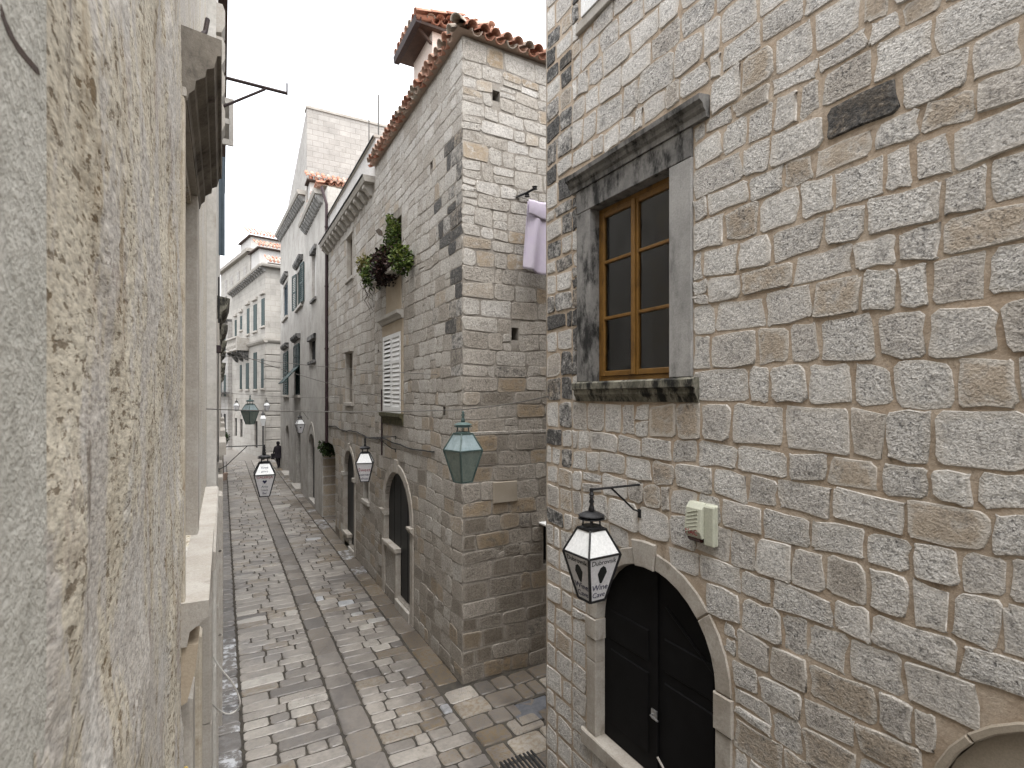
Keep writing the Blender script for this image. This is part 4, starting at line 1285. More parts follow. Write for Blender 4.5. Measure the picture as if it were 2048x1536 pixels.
def shutter(parent, hinge, z0, z1, width, ang, mat, n=18):
    """a louvred leaf hung at 'hinge'; ang 0 = flat on the wall"""
    root = MB()
    d = Vector((-sin(ang), cos(ang), 0)); nn = Vector((-cos(ang), -sin(ang), 0))
    f = Fr(Vector((hinge.x, hinge.y, 0)), d, nn)
    for r_ in ((0, .06, z0, z1), (width - .06, width, z0, z1), (.061, width - .061, z0, z0 + .09), (.061, width - .061, z1 - .09, z1), (.061, width - .061, (z0 + z1) / 2 - .04, (z0 + z1) / 2 + .04)):
        root.fbox(f, r_[0], r_[1], r_[2], r_[3], .0, .04)
    o = root.build("shutter", mat, parent)
    sl_ = MB()
    for i in range(n):
        z = z0 + .1 + (z1 - z0 - .2) * (i + .5) / n
        h_ = (z1 - z0) / n * .6
        sl_.profile(f, [(.005, z + h_ * .5), (.03, z - h_ * .5), (.036, z - h_ * .4), (.011, z + h_ * .6)], .062, width - .062)
    sl_.build("slats", mat, o, kind='stuff')
    return o
a, b, z0, z1 = pw_['pair']
shutter(ph, Vector((XR - .02, b + .02, 0)), z0, z1, .8, radians(8), M['green_paint'])
shutter(ph, Vector((XR - .02, a - .75, 0)), z0, z1, .74, radians(6), M['green_paint'])
a, b, z0, z1 = pw_['lo1']
shutter(ph, Vector((XR - .03, a + .02, 0)), z0, z1, b - a - .04, 0, M['green_paint'])
a, b, z0, z1 = pw_['lo2']
shutter(ph, Vector((XR - .03, a + .02, 0)), (z0 + z1) / 2 + .1, z1, b - a - .04, 0, M['green_paint'])
# awning leaf propped out of the lower window
ws = MB()
f2 = Fr(Vector((XR - .03, 0, z1 - (z1 - z0) * .45)), (0, 1, 0), Vector((-.75, 0, .66)), Vector((-.66, 0, -.75)))
ws.slab(f2, rect(a + .02, b - .02, 0, 1.15), 0, .04)
ws.build("propped_shutter", M['green_paint'], ph)
MB().slab(PF, arch(*p_arcs[0], rise=.6), -.25, -.2).build("door_leaf", M['door_green'], ph)
MB().fbox(PF, p_arcs[1][0] - p_arcs[1][1], p_arcs[1][0] + p_arcs[1][1], .15, p_arcs[1][3], -.25, -.2).build("door_leaf", M['door_green'], ph)
for q in p_arcs:
    MB().slab(PF, rect(q[0] - q[1] - .1, q[0] + q[1] + .1, .0, .148), -.2, .25, .02).build("door_step", M['dressed'], ph)
# the bare tower wall behind its cornice
tz_a, tz_b = onY(613, 216, P0).z, onX(563, 484, XR + .05).z
sheet("tower_front", FRX(XR + .05), [(P0 - .0, pz_a - .2), (P1, pz_b - .2), (P1, tz_b), (P0, tz_a)], [], 0, -.35, M['tower_stone'], ph)
MB().slab(FY(P0 - .01), [(XR + .052, GZ), (XR + 8, GZ), (XR + 8, tz_a), (XR + .052, tz_a)], -.5, 0).build("tower_side", M['tower_stone'], ph)
MB().box(XR + .02, XR + 8.1, P0 - .06, P0 + .5, tz_a + .002, tz_a + .12).build("coping", M['dressed'], ph)

# ------------------------------------------------------------------ white house closing the bend of the street
wc = at(531, 795, 40.3); wc.z = 0
bend = radians(11.8)
WD = Vector((-sin(bend), cos(bend), 0)); WN = Vector((-cos(bend), -sin(bend), 0))
WF = Fr(wc, WD, WN)
wh = thing("white_house", "white stone house with green shutters where the street bends", "house", (wc.x + 1, wc.y + 2, 0))
WL, WZ = 10.3, 14.7
def on_w(px, py):
    r = ray(px, py)
    # meet the facade plane
    t = (wc.xy.to_3d() - Vector((0, 0, 0))).dot(WN) / Vector((r.x, r.y, 0)).dot(WN)
    p = Vector((r.x * t, r.y * t, H + r.z * t))
    return (p - wc).dot(WD), p.z
wins = []
def wrect(pa, pb, ya, yb):
    s0, _ = on_w(pb, 700); s1, _ = on_w(pa, 700)
    _, z0 = on_w((pa + pb) / 2, yb); _, z1 = on_w((pa + pb) / 2, ya)
    return (s0, s1, z0, z1)
upper = [wrect(523, 529.5, 597, 652), wrect(507, 514, 609, 662), wrect(494, 499, 617, 668), wrect(480.5, 484.5, 632, 660), wrect(470, 473.5, 640, 680)]
lower = [wrect(522.5, 529.5, 717, 776), wrect(507, 514, 705, 778), wrect(492, 498, 726, 778), wrect(480, 484, 730, 778)]
grnd = [wrect(509, 515, 842, 896), wrect(480, 485, 838, 874), wrect(469, 474, 836, 872)]
holes = [rect(*w) for w in upper + lower + grnd]
sheet("wall", WF, [(0, -.1), (WL, -.1), (WL, WZ - .6), (0, WZ)], holes, 0, -.3, M['white_stone'], wh)
core = MB()
f = WF
core.slab(WF, rect(.35, WL, -.1, WZ - .7), -6, -.31)
core.build("core", M['dark'], wh)
WS = Fr(wc, -WN, -WD)           # side face looking back down the street
MB().slab(WS, rect(.003, 5, -.1, WZ), -.34, -.001).build("side_wall", M['white_stone'], wh)
zsx = on_w(531, 685)[1]
for i in range(9):              # ashlar blocks of the corner pier
    z0 = .5 + i * (zsx - .5) / 9; z1 = .5 + (i + 1) * (zsx - .5) / 9
    MB().slab(WS, rect(-.04, 1.15, z0 + .03, z1 - .03), -.3, .06, .03).build("pier_block", M['white_stone'], wh)
MB().slab(WS, rect(-.10, 1.2, 0, .48), -.3, .12, .04).build("pier_foot", M['dressed'], wh)
MB().profile(WF, [(-.1, zsx), (.1, zsx), (.2, zsx + .14), (.22, zsx + .26), (-.1, zsx + .28)], -.2, WL).build("string_course", M['dressed'], wh)
MB().profile(WS, [(-.1, zsx), (.1, zsx), (.2, zsx + .14), (.22, zsx + .26), (-.1, zsx + .28)], -.0, 1.6).build("string_course", M['dressed'], wh)
corbel_cornice(wh, WF, -.2, WL, WZ - .05, WZ - .65, 18, .45)
MB().profile(WS, [(-.1, WZ - .05), (.45, WZ - .05), (.5, WZ + .07), (.5, WZ + .15), (-.1, WZ + .15)], -.4, 3).build("side_cornice", M['dressed'], wh)
for i, (a, b, z0, z1) in enumerate(upper + lower + grnd):
    g = i >= 9
    fo = MB().fbox(WF, a, b, z0, z1, -.22, -.12).build("window", M['dark'] if g else M['green_paint'], wh)
    if not g:
        ww = (b - a)
        for k_ in (0, 1):
            s_ = MB()
            aa, bb = a + ww * .5 * k_ + .02, a + ww * .5 * (k_ + 1) - .02
            s_.slab(WF, rect(aa, bb, z0, z1), -.04, .03, .01)
            s_.build("shutter", M['green_paint'], wh)
        MB().slab(WF, rect(a - .15, b + .15, z0 - .16, z0 - .01), -.1, .14, .02).build("window_sill", M['dressed'], wh)
        if i < 5:
            MB().slab(WF, rect(a - .15, b + .15, z1 + .3, z1 + .55), -.02, .16, .03).build("window_cornice", M['dressed'], wh)
    else:
        voussoirs(wh, WF, (a + b) / 2, (b - a) / 2, z1 - .02, .16, [0, 60, 120, 180], .03, M['dressed'])
# stone balcony
ba, bz = on_w(498, 697); bb_, _ = on_w(474, 697)
bl = MB().slab(WF, rect(ba, bb_, bz - .18, bz), -.05, .95, .03).build("balcony", M['dressed'], wh)
for s_ in (ba + .3, (ba + bb_) / 2, bb_ - .3):
    MB().profile(WF, [(0, bz - 1.0), (.2, bz - .9), (.55, bz - .45), (.85, bz - .35), (.85, bz - .183), (0, bz - .183)], s_ - .13, s_ + .13).build("balcony_bracket", M['dressed_dark'], bl)
rb = MB()
nb = 14
for i in range(nb):
    s_ = ba + .12 + (bb_ - ba - .24) * i / (nb - 1)
    rb.lathe([(.05, 0), (.05, .05), (.09, .3), (.04, .6), (.06, .85)], WF(s_, bz, .82), 6)
rb.build("balusters", M['dressed'], bl, kind='stuff')
MB().slab(WF, rect(ba, bb_, bz + .852, bz + .98), .70, .95, .02).build("handrail", M['dressed'], bl)
MB().slab(WF, rect(ba, ba + .25, bz, bz + .85), .0, .94, .02).build("end_pier", M['dressed'], bl)
# its downpipe at the inner corner
pp = Vector((wc.x + 1.30, wc.y + .1, 0)) + WS.N * .12
tag(MB().tube([(pp.x, pp.y, 3.2), (pp.x, pp.y, WZ - .1)], .07, 6).build("downpipe", M['pipe']), "dark downpipe on the white corner house behind the bend", "downpipe")

# roofs and attic behind the white house
ah = thing("attic_house", "pale attic storeys with orange tiled roofs behind the white house", "house", (wc.x - 1, wc.y + 8, 0))
ac = at(500, 795, 50); ac.z = 0
AF = Fr(ac, WD, WN); AS = Fr(ac, -WN, -WD)
az = H + (795 - 498) / FPX * 50
MB().slab(AF, rect(0, 12, 8, az - .3), -5, 0).build("wall", M['white_stone'], ah)
MB().profile(AF, [(-.1, az - .3), (.35, az - .3), (.4, az), (-.1, az)], -.3, 12.2).build("cornice", M['dressed'], ah)
MB().profile(AS, [(-.1, az - .3), (.35, az - .3), (.4, az), (-.1, az)], -.3, 1.2).build("cornice", M['dressed'], ah)
for i in range(4):
    MB().slab(AF, rect(1.2 + i * 2.6, 2.1 + i * 2.6, az - 3.2, az - 1.4), -.02, .06, .03).build("window", M['far_stone'], ah)
def small_roof(parent, fr_o, w, z, deep, tilt, rows, name="attic_wall"):
    f_ = Fr(fr_o, -WN, -WD)
    MB().slab(f_, rect(0, w, 9, z), -deep, 0).build(name, M['pale_plaster'], parent)
    MB().slab(f_, rect(-.25, w + .25, z + .003, z + .12), -deep, .3).build("eave_board", M['brown_wood'], parent)
    p0 = f_(-.25, z + .2, .38)
    tiled_roof(parent, p0, -WN, WD * cos(tilt) + Vector((0, 0, sin(tilt))), w + .4, rows, rt, .30, .40)
q = at(502, 795, 52); q.z = 0
small_roof(ah, q, 5.2, H + (795 - 473) / FPX * 52, 4, radians(28), 5)
q = at(519, 795, 48); q.z = 0
small_roof(ah, q, 3.4, H + (795 - 497) / FPX * 48, 3, radians(26), 4)
q = at(541, 795, 43.5); q.z = 0
small_roof(ah, q, 2.4, H + (795 - 530) / FPX * 43.5, 2, radians(30), 3)

# far house beyond, with an iron balcony
fh = thing("far_house", "far stone house with an iron railed balcony at the end of the street", "house", tuple(wc + WD * 13))
MB().slab(WF, rect(WL + .02, 19, -.1, 11.6), -5, .35).build("wall", M['far_stone'], fh)
MB().profile(WF, [(-.1, 11.6), (.8, 11.6), (.9, 11.8), (-.1, 11.85)], WL + .02, 19).build("cornice", M['dressed_dark'], fh)
for k_ in range(3):
    for j in range(3):
        s_ = WL + .8 + k_ * 1.6
        MB().slab(WF, rect(s_, s_ + .7, 1.2 + j * 3.6, 3.2 + j * 3.6), .2, .38, .02).build("window", M['green_paint'] if j else M['dark'], fh)
fz = H + (795 - 785) / FPX * 50
MB().slab(WF, rect(WL - .4, WL + 3.2, fz - .15, fz), .3, 1.5, .02).build("balcony", M['dressed_dark'], fh)
rl = MB()
for i in range(26):
    s_ = WL - .38 + i * .14
    rl.tube([WF(s_, fz, 1.45), WF(s_, fz + 2.0, 1.45)], .025, 4)
rl.tube([WF(WL - .4, fz + 2.0, 1.45), WF(WL + 3.2, fz + 2.0, 1.45)], .04, 4)
rl.build("railing", M['iron'], fh, kind='stuff')

# ------------------------------------------------------------------ the near house on the left
left = thing("left_house", "near old plastered house along the left edge of the street", "house", (-1.5, 2, 0))
LF = FLX(XL)
NW0, NW1 = 2.66, 3.84           # its window
NZ0, NZ1 = 3.85, 5.90
rough = MB(); rough.smooth = True
def rough_pt(y, z):
    a = noise.noise(Vector((y * 2.4, z * 2.2, 1.7)))
    b = noise.noise(Vector((y * 1.5 + 7, z * 1.6, 4.2)))
    d = .006 * noise.noise(Vector((y * 3, z * 2.6, 3.1))) + .004 * max(-1, min(1, (a - .05) * 9)) + .003 * max(-1, min(1, (b + .1) * 10))
    f_ = .0022 * noise.noise(Vector((y * 26, z * 36, 2))) + .0014 * noise.noise(Vector((y * 60, z * 80, 9)))
    return d + f_ * (1.4 if a > 0 else .7)
ny, nz = 190, 330
ya, yb, za, zb_ = .60, 2.60, 2.6, 6.9
rough.grid(lambda u, v: (XL + rough_pt(ya + u * (yb - ya), za + v * (zb_ - za)), ya + u * (yb - ya), za + v * (zb_ - za)), ny, nz)
rough.build("worn_plaster", M['old_wall'], left)
sheet("wall", FLX(XL - .022), rect(-9, 7.6, -.1, 10.4), [grow(NW0, NW1, NZ0, NZ1)], 0, -.35, M['old_wall'], left)
MB().box(XL - 4, XL - .374, -9, 7.6, -.1, 10.35).build("core", M['dark'], left)
MB().slab(LF, rect(.1, .645, 1.5, 8.4), -.02, .006, .004).build("render_band", M['render_band'], left)
cp = [onX(px, py, XL + .006) for px, py in ((2, 8), (12, 40), (30, 78), (52, 108), (76, 136), (80, 150), (72, 146), (56, 128), (36, 104), (14, 66), (1, 30))]
MB().slab(LF, [(p.y, p.z) for p in cp][::-1], .004, .0063).build("dark_crack", M['brown_wood'], left)
# window surround
MB().slab(LF, rect(2.595, 2.66, NZ0 - .02, NZ1 + .06), -.34, .012, .006).build("window_jamb", M['pitted'], left)
MB().slab(LF, rect(NW1, NW1 + .2, NZ0 - .02, NZ1 + .06), -.34, .016, .006).build("window_jamb", M['dressed'], left)
MB().slab(LF, rect(2.595, NW1 + .2, NZ1 + .063, NZ1 + .10), -.3, .018, .005).build("window_lintel", M['dressed'], left)
lc = [(-.02, 5.965), (.018, 5.965), (.026, 6.00), (.045, 6.02), (.05, 6.06), (.085, 6.085), (.09, 6.12), (.118, 6.135), (.13, 6.19), (.145, 6.195), (.148, 6.265), (-.02, 6.285)]
MB().profile(LF, lc, 2.64, 4.12).build("window_cornice", M['cornice_l'], left)
ls_ = [(-.3, 3.66), (.02, 3.66), (.03, 3.72), (.07, 3.75), (.10, 3.78), (.10, 3.842), (-.3, 3.846)]
MB().profile(LF, ls_, 2.58, 4.05).build("window_sill", M['dressed'], left)
MB().profile(LF, [(-.02, 3.40), (.02, 3.42), (.05, 3.55), (.06, 3.657), (-.02, 3.657)], 2.60, 2.80).build("sill_bracket", M['buff_plaster'], left)
MB().fbox(LF, NW0, NW1, NZ0, NZ1, -.34, -.09).build("closed_shutter", M['brown_stone'], left)
# stone work of the ground floor: door jambs and plinth strips seen edge on
for i, (ya_, yb_, z0_, z1_, x_, mt) in enumerate((
        (2.72, 2.95, 0, 3.38, .035, 'dressed'), (3.35, 3.50, 0, 3.40, .05, 'pitted'), (4.2, 4.6, 0, 3.5, .085, 'dressed'), (5.4, 5.75, 0, 3.3, .10, 'left_pale'),
        (6.6, 7.0, 0, 3.45, .11, 'dressed'))):
    zc_ = [z0_, z0_ + (z1_ - z0_) * .36, z0_ + (z1_ - z0_) * .7, z1_]
    for a, b in zip(zc_, zc_[1:]):
        MB().slab(LF, rect(ya_, yb_, a + .004, b - .004), -.05, x_, .012).build("door_jamb", M[mt], left)
MB().slab(LF, rect(3.0, 7.55, 0, .45), -.05, .075, .02).build("plinth", M['left_stone'], left)
MB().slab(LF, rect(2.62, 2.69, .2, 3.1), -.02, .02, .005).build("yellow_board", M['yellow'], left)
MB().slab(LF, rect(4.1, 7.1, 3.52, 3.66), -.05, .11, .015).build("ledge", M['dressed'], left)

# things on the left house
hk = onX(372, 18, XL)
tag(MB().tube([(XL - .02, hk.y, 6.42), (XL + .015, hk.y, 6.42), (XL + .05, hk.y + .05, 6.44), (XL + .075, hk.y + .1, 6.5), (XL + .085, hk.y + .12, 6.58)], .011, 7).build("iron_hook", M['rust_iron']),
    "dark curved iron hook on the near left wall above its cornice", "hook")

# second house on the left, whiter, with its window cornices in a row
l2 = thing("pale_left_house", "pale stone house on the left side with projecting window cornices", "house", (-2, 12, 0))
L2X = -.07
L2 = FLX(L2X)
L2w = [(9.0, 10.0), (12.2, 13.2), (15.6, 16.6), (19.2, 20.2)]
sheet("wall", L2, rect(7.62, 22, -.1, 12.2), [grow(a, b, 4.05, 5.75) for a, b in L2w], 0, -.3, M['left_pale'], l2)
MB().box(L2X - 4, L2X - .302, 7.62, 22, -.1, 12.1).build("core", M['dark'], l2)
for a, b in L2w:
    MB().profile(L2, [(-.02, 5.86), (.05, 5.86), (.07, 5.96), (.13, 6.02), (.15, 6.10), (.17, 6.16), (-.02, 6.2)], a - .15, b + .25).build("window_cornice", M['sill_stone'], l2)
    MB().slab(L2, rect(a - .15, b + .15, 3.85, 4.04), -.2, .12, .015).build("window_sill", M['dressed'], l2)
    MB().slab(L2, rect(a - .16, a - .002, 4.045, 5.85), -.2, .03, .008).build("window_jamb", M['dressed'], l2)
    MB().slab(L2, rect(b + .002, b + .16, 4.045, 5.85), -.2, .03, .008).build("window_jamb", M['dressed'], l2)
    MB().fbox(L2, a, b, 4.05, 5.75, -.25, -.2).build("window_pane", M['dark'], l2)
for i, (a, w) in enumerate(((8.6, .5), (10.6, .45), (13, .5), (17, .6))):
    for z0_, z1_ in ((0, 1.3), (1.32, 2.5), (2.52, 3.3)):
        MB().slab(L2, rect(a, a + w, z0_ + .003, z1_ - .003), -.05, .07 + .01 * (i % 2), .015).build("door_jamb", M['dressed'], l2)
MB().box(L2X - 4, L2X + .16, 7.6, 22.1, 12.202, 12.4).build("eave", M['brown_wood'], l2)
# opened shutters seen edge on above
for y_, z0_, z1_, w_, mt in ((9.6, 8.75, 9.5, .22, 'grey_plaster'), (11.0, 7.3, 9.1, .10, 'blue_paint')):
    shutter(l2, Vector((L2X + .01, y_, 0)), z0_, z1_, w_, radians(-88), M[mt], 30)
# corbels high on the near edge
for i in range(4):
    z = 8.05 + i * .42
    MB().profile(L2, [(-.02, z), (.06, z + .02), (.10, z + .12), (.10, z + .3), (.07, z + .38), (-.02, z + .38)], 7.64, 7.95).build("corner_corbel", M['dressed'], l2)

l3 = thing("far_left_house", "farther grey stone house on the left with dark cornices", "house", (-3, 33, 0))
L3X = -.22
L3 = FLX(L3X)
sheet("wall", L3, rect(22.02, 46, -.1, 10.5), [], 0, -.3, M['far_stone'], l3)
MB().box(L3X - 4, L3X - .302, 22.02, 46, -.1, 10.4).build("core", M['dark'], l3)
for a in (23.5, 27, 31, 36, 41):
    MB().profile(L3, [(-.02, 5.7), (.2, 5.75), (.32, 5.95), (.34, 6.05), (-.02, 6.1)], a, a + 1.5).build("window_cornice", M['sill_stone'], l3)
    MB().slab(L3, rect(a + .2, a + 1.2, 3.9, 5.6), -.05, .03, .01).build("window", M['green_paint'], l3)

# hanging wire and little box on the left wall
wp = [at(424, 553, 7.4), at(431, 580, 7.4), at(430, 610, 7.4), at(424, 645, 7.4)]
for p in wp: p.x = max(p.x, -.045)
tag(MB().tube(wp, .012, 6).build("hanging_wire", M['cable']), "short black wire dangling on the pale left wall", "wire")
bp = at(427, 698, 7.0)
bx = thing("junction_box", "small dark rusty box on the left wall with cables running out", "junction box", tuple(bp))
MB().box(-.09, -.015, bp.y - .06, bp.y + .06, bp.z - .05, bp.z + .05).build("box", M['rust_iron'], bx, .006)
MB().tube([(-.05, bp.y, bp.z - .05), (-.052, bp.y + .01, bp.z - .7), (-.05, bp.y, bp.z - 1.5)], .008, 6).build("lead", M['cable'], bx)

# white loop of cable hanging off the left wall
lp = [(421, 1150, 4.1), (414, 1200, 4.1), (413, 1255, 4.1), (421, 1300, 4.15), (440, 1335, 4.2), (462, 1362, 4.25), (476, 1388, 4.3), (480, 1408, 4.3), (472, 1422, 4.3), (455, 1428, 4.25), (438, 1420, 4.2), (424, 1408, 4.1), (417, 1402, 4.05)]
pts = [at(*q) for q in lp]
def smooth_pts(pts, n=4):
    out = []
    for i in range(len(pts) - 1):
        p0, p1, p2, p3 = pts[max(0, i - 1)], pts[i], pts[i + 1], pts[min(len(pts) - 1, i + 2)]
        for k_ in range(n):
            t = k_ / n
            out.append(.5 * ((2 * p1) + (p2 - p0) * t + (2 * p0 - 5 * p1 + 4 * p2 - p3) * t * t + (3 * p1 - p0 - 3 * p2 + p3) * t ** 3))
    out.append(pts[-1])
    return out
tag(MB().tube(smooth_pts(pts), .0065, 6).build("cable_loop", M['white_cable']), "slack white cable loop hanging off the left wall over the gutter", "cable")

# iron bracket sticking out into the sky
by = 7.9
ib = thing("iron_bracket", "bare iron bracket jutting from the left house against the sky", "bracket", (L2X, by, 8.3))
A_, B2_ = onY(446, 154, by), onY(574, 190, by)
A_.x = L2X + .0
C_ = onY(452, 223, by); D2_ = onY(530, 178, by)
MB().tube([(L2X, by, A_.z), (B2_.x, by, A_.z)], .022, 6).build("arm", M['rust_iron'], ib)
MB().tube([(L2X, by, C_.z), (D2_.x, by, A_.z - .02)], .017, 6).build("strut", M['rust_iron'], ib)
MB().tube([(B2_.x, by, A_.z - .022), (B2_.x + .0, by, A_.z + .14)], .012, 6).build("tip", M['rust_iron'], ib)

# ------------------------------------------------------------------ lanterns
def lantern(label, pos, rotz, frame_mat, side_mat, roof_mat, texts=None, group="street lanterns hung along the street", scale=1.0):
    r = thing("hanging_lantern", label, "lantern", tuple(pos), group, rotz)
    r.scale = (scale,) * 3
    W1, W0, WT = .178, .082, .088             # half widths: widest, foot, top
    zT, zW, zB = -.29, -.50, -.91
    fm = MB(); fm.lathe([(.006, 0), (.022, -.015), (.012, -.03), (.026, -.055), (.014, -.075), (.022, -.10), (.03, -.135), (.02, -.145)], n=10)
    fm.smooth = True
    fm.build("finial", frame_mat, r, local=True)
    cp = MB(); cp.lathe([(.02, -.142), (.07, -.15), (.115, -.172), (.118, -.180), (.085, -.190), (.118, -.198), (.118, -.206), (.06, -.212)], n=16)
    cp.build("cap", frame_mat, r, local=True)
    nk = MB()
    for sx in (-1, 1):
        for sy in (-1, 1):
            nk.tube([(sx * .05, sy * .05, -.212), (sx * .055, sy * .055, -.268)], .008, 5)
    nk.lathe([(.085, -.265), (.10, -.275), (.10, zT), (.08, zT - .004)], n=16)
    nk.build("neck", frame_mat, r, local=True)
    cT = [(sx * WT, sy * WT, zT) for sx, sy in ((-1, -1), (1, -1), (1, 1), (-1, 1))]
    cW = [(sx * W1, sy * W1, zW) for sx, sy in ((-1, -1), (1, -1), (1, 1), (-1, 1))]
    cB = [(sx * W0, sy * W0, zB) for sx, sy in ((-1, -1), (1, -1), (1, 1), (-1, 1))]
    fr_ = MB()
    for i in range(4):
        j = (i + 1) % 4
        fr_.tube([cT[i], cW[i]], .012, 4); fr_.tube([cW[i], cB[i]], .013, 4)
        fr_.tube([cW[i], cW[j]], .011, 4); fr_.tube([cB[i], cB[j]], .013, 4); fr_.tube([cT[i], cT[j]], .012, 4)
    fr_.box(-W0, W0, -W0, W0, zB - .008, zB + .004)
    fr_.build("frame", frame_mat, r, local=True)
    for i in range(4):
        j = (i + 1) % 4
        for (A, B, nm, mt) in ((cT, cW, "roof_pane", roof_mat), (cW, cB, "side_pane", side_mat)):
            a, b, c, d = Vector(A[i]), Vector(A[j]), Vector(B[j]), Vector(B[i])
            n_ = (b - a).cross(d - a).normalized()
            if n_.dot((a + c) / 2 - Vector((0, 0, ((a + c) / 2).z))) < 0: n_ = -n_
            top = (a + b) / 2; bot = (c + d) / 2
            m_ = MB()
            q = [a, b, c, d]
            m_.add([p - n_ * .002 for p in q] + [p - n_ * .006 for p in q], [(3, 2, 1, 0), (4, 5, 6, 7), (0, 1, 5, 4), (1, 2, 6, 5), (2, 3, 7, 6), (3, 0, 4, 7)])
            po = m_.build(nm, mt, r, local=True)
            key = 'roof' if nm == "roof_pane" else 'side'
            if texts and (i in texts.get('faces', (0, 1, 2, 3))):
                up = (top - bot).normalized(); S_ = up.cross(n_)
                f_ = Fr(bot, S_, n_, up)
                Lg = (top - bot).length
                for (tx, q_, size, mat) in texts.get(key, []):
                    if tx == '<>':
                        e_ = MB(); hh = .082; ww = .050
                        e_.slab(f_, [(-ww * .2, q_ * Lg - hh), (ww * .2, q_ * Lg - hh), (ww, q_ * Lg + hh * .25), (ww * .55, q_ * Lg + hh * .8), (0, q_ * Lg + hh), (-ww * .6, q_ * Lg + hh * .8), (-ww, q_ * Lg + hh * .15)], -.001, .0015)
                        e_.build("emblem", mat, po)
                    elif tx == 'v':
                        e_ = MB(); hh = .035; ww = .04
                        e_.slab(f_, [(-ww * .1, q_ * Lg - hh), (ww * .1, q_ * Lg - hh), (ww, q_ * Lg + hh * .4), (ww * .6, q_ * Lg + hh), (0, q_ * Lg + hh * .6), (-ww * .6, q_ * Lg + hh), (-ww, q_ * Lg + hh * .4)], -.001, .0015)
                        e_.build("emblem", mat, po)
                    else:
                        text_on(tx, size, f_, 0, q_ * Lg, .001, mat, po)
    return r

def arm(label, root, tip, drop, wall_n, mat=None, strut=True, group="lantern brackets on the walls"):
    """a wall bracket: arm from root to tip with a stay below it"""
    mat = mat or M['iron']
    root, tip = Vector(root), Vector(tip)
    b = thing("lantern_bracket", label, "bracket", tuple(root), group)
    MB().tube([root, tip], .011, 6).build("arm", mat, b)
    m_ = MB(); m_.box(root.x - .012 if wall_n > 0 else root.x - .02, root.x + .02 if wall_n > 0 else root.x + .012, root.y - .022, root.y + .022, root.z - .06, root.z + .02)
    m_.build("wall_plate", mat, b)
    if strut:
        q = root + (tip - root) * .62
        st_ = [root + Vector((0, 0, -drop)), root + (q - root) * .25 + Vector((0, 0, -drop * .86)), root + (q - root) * .6 + Vector((0, 0, -drop * .45)), q]
        MB().tube(st_, .009, 6).build("stay", mat, b)
        MB().box(root.x - .018, root.x + .018, root.y - .02, root.y + .02, root.z - drop - .05, root.z - drop + .03).build("stay_plate", mat, b)
    MB().lathe([(.012, -.06), (.024, -.045), (.014, -.02), (.018, .012)], tip, 8).build("hook", mat, b)
    return b

T_R = {'side': [("Dubrovnik", .88, .064, M['ink_black']), ('<>', .60, 0, M['ink_black']), ("Wine", .31, .080, M['ink_blue']), ("Cave", .14, .070, M['ink_blue'])]}
T_L = {'roof': [("Kriya", .62, .055, M['ink_blue']), ("gallery", .30, .045, M['ink_blue'])],
       'side': [("GALERIJA", .89, .066, M['ink_red']), ('v', .68, 0, M['ink_blue']), ("Arte", .46, .06, M['ink_teal']), ("Love", .30, .055, M['ink_blue']), ("Bar", .15, .055, M['ink_blue'])]}
T_M = {'side': [("Sweet", .64, .105, M['ink_red']), ("corner", .38, .080, M['ink_blue']), ("shop", .17, .080, M['ink_blue'])]}
# by the arched door
rt_ = onX(1281, 969, XR)
tip = onY(1183, 984, rt_.y); tip.z = rt_.z
arm("black scrolled lantern bracket on the right house above its arched door", rt_, tip, .26, 1)
lantern("white lantern with grape emblem by the black arched door", tip + Vector((0, 0, -.05)), radians(3), M['iron'], M['opal_side'], M['opal'], T_R)
# over the shop door of the corner house
p = at(730, 886, 11.6)
ly = p.y; tip = Vector((p.x, ly, H - .0763 * 11.6))
arm("thin lantern bracket over the arched shop door of the corner house", (XR, ly, tip.z + .0), tip, .3, 1)
lantern("white lantern printed in red and blue beside the shop door", tip + Vector((0, 0, -.04)), radians(-18), M['iron'], M['opal_side'], M['opal'], T_M)
# on the left, over the paving
p = at(529, 900, 10.9)
tip = Vector((p.x, p.y, H - (906 - 795) / FPX * 10.9 + .16))
arm("black bracket reaching out from the pale left house over the paving", (L2X, p.y, tip.z), tip, .45, -1)
lantern("white lantern with red lettering hanging over the left paving", tip + Vector((0, 0, -.04)), radians(-2), M['iron'], M['opal_side'], M['opal'], T_L, scale=1.1)
# green lanterns slung on cables
p = at(926, 822, 6.8)
glp = p.copy()
lantern("nearest green glass lantern slung before the corner house", p, radians(14), M['green_iron'], M['green_glass'], M['green_roof_glass'])
p = at(500, 790, 19)
glp2 = p.copy()
lantern("far green glass lantern slung over the middle of the street", p, radians(40), M['green_iron'], M['green_glass'], M['green_roof_glass'], scale=1.15)
# small ones down the street
p = at(600, 826, 24)
arm("small lantern bracket on the grey house front", (XR, p.y, p.z + .05), (p.x, p.y, p.z + .05), .3, 1)
lantern("small white lantern on the grey house bracket", p, radians(5), M['iron'], M['opal_side'], M['opal'], {'side': [('v', .6, 0, M['ink_black'])]})
p = at(533.5, 797, 37.5)
wall_pt = WF(.3, p.z + .05, 0)
arm("far lantern bracket on the white house corner", (wall_pt.x, wall_pt.y, p.z + .05), (p.x, p.y, p.z + .05), .3, 1)
lantern("far white lantern hung from the white house corner", p, radians(10), M['iron'], M['opal_side'], M['opal'])
p = at(473, 798, 44)
wp_ = WF(on_w(473, 800)[0], p.z + .05, 0)
arm("far lantern bracket near the stone balcony", (wp_.x, wp_.y, p.z + .05), (p.x, p.y, p.z + .05), .3, 1)
lantern("farthest grey lantern hung near the arched windows of the white house", p, radians(10), M['iron'], M['opal_side'], M['opal'], scale=1.1)
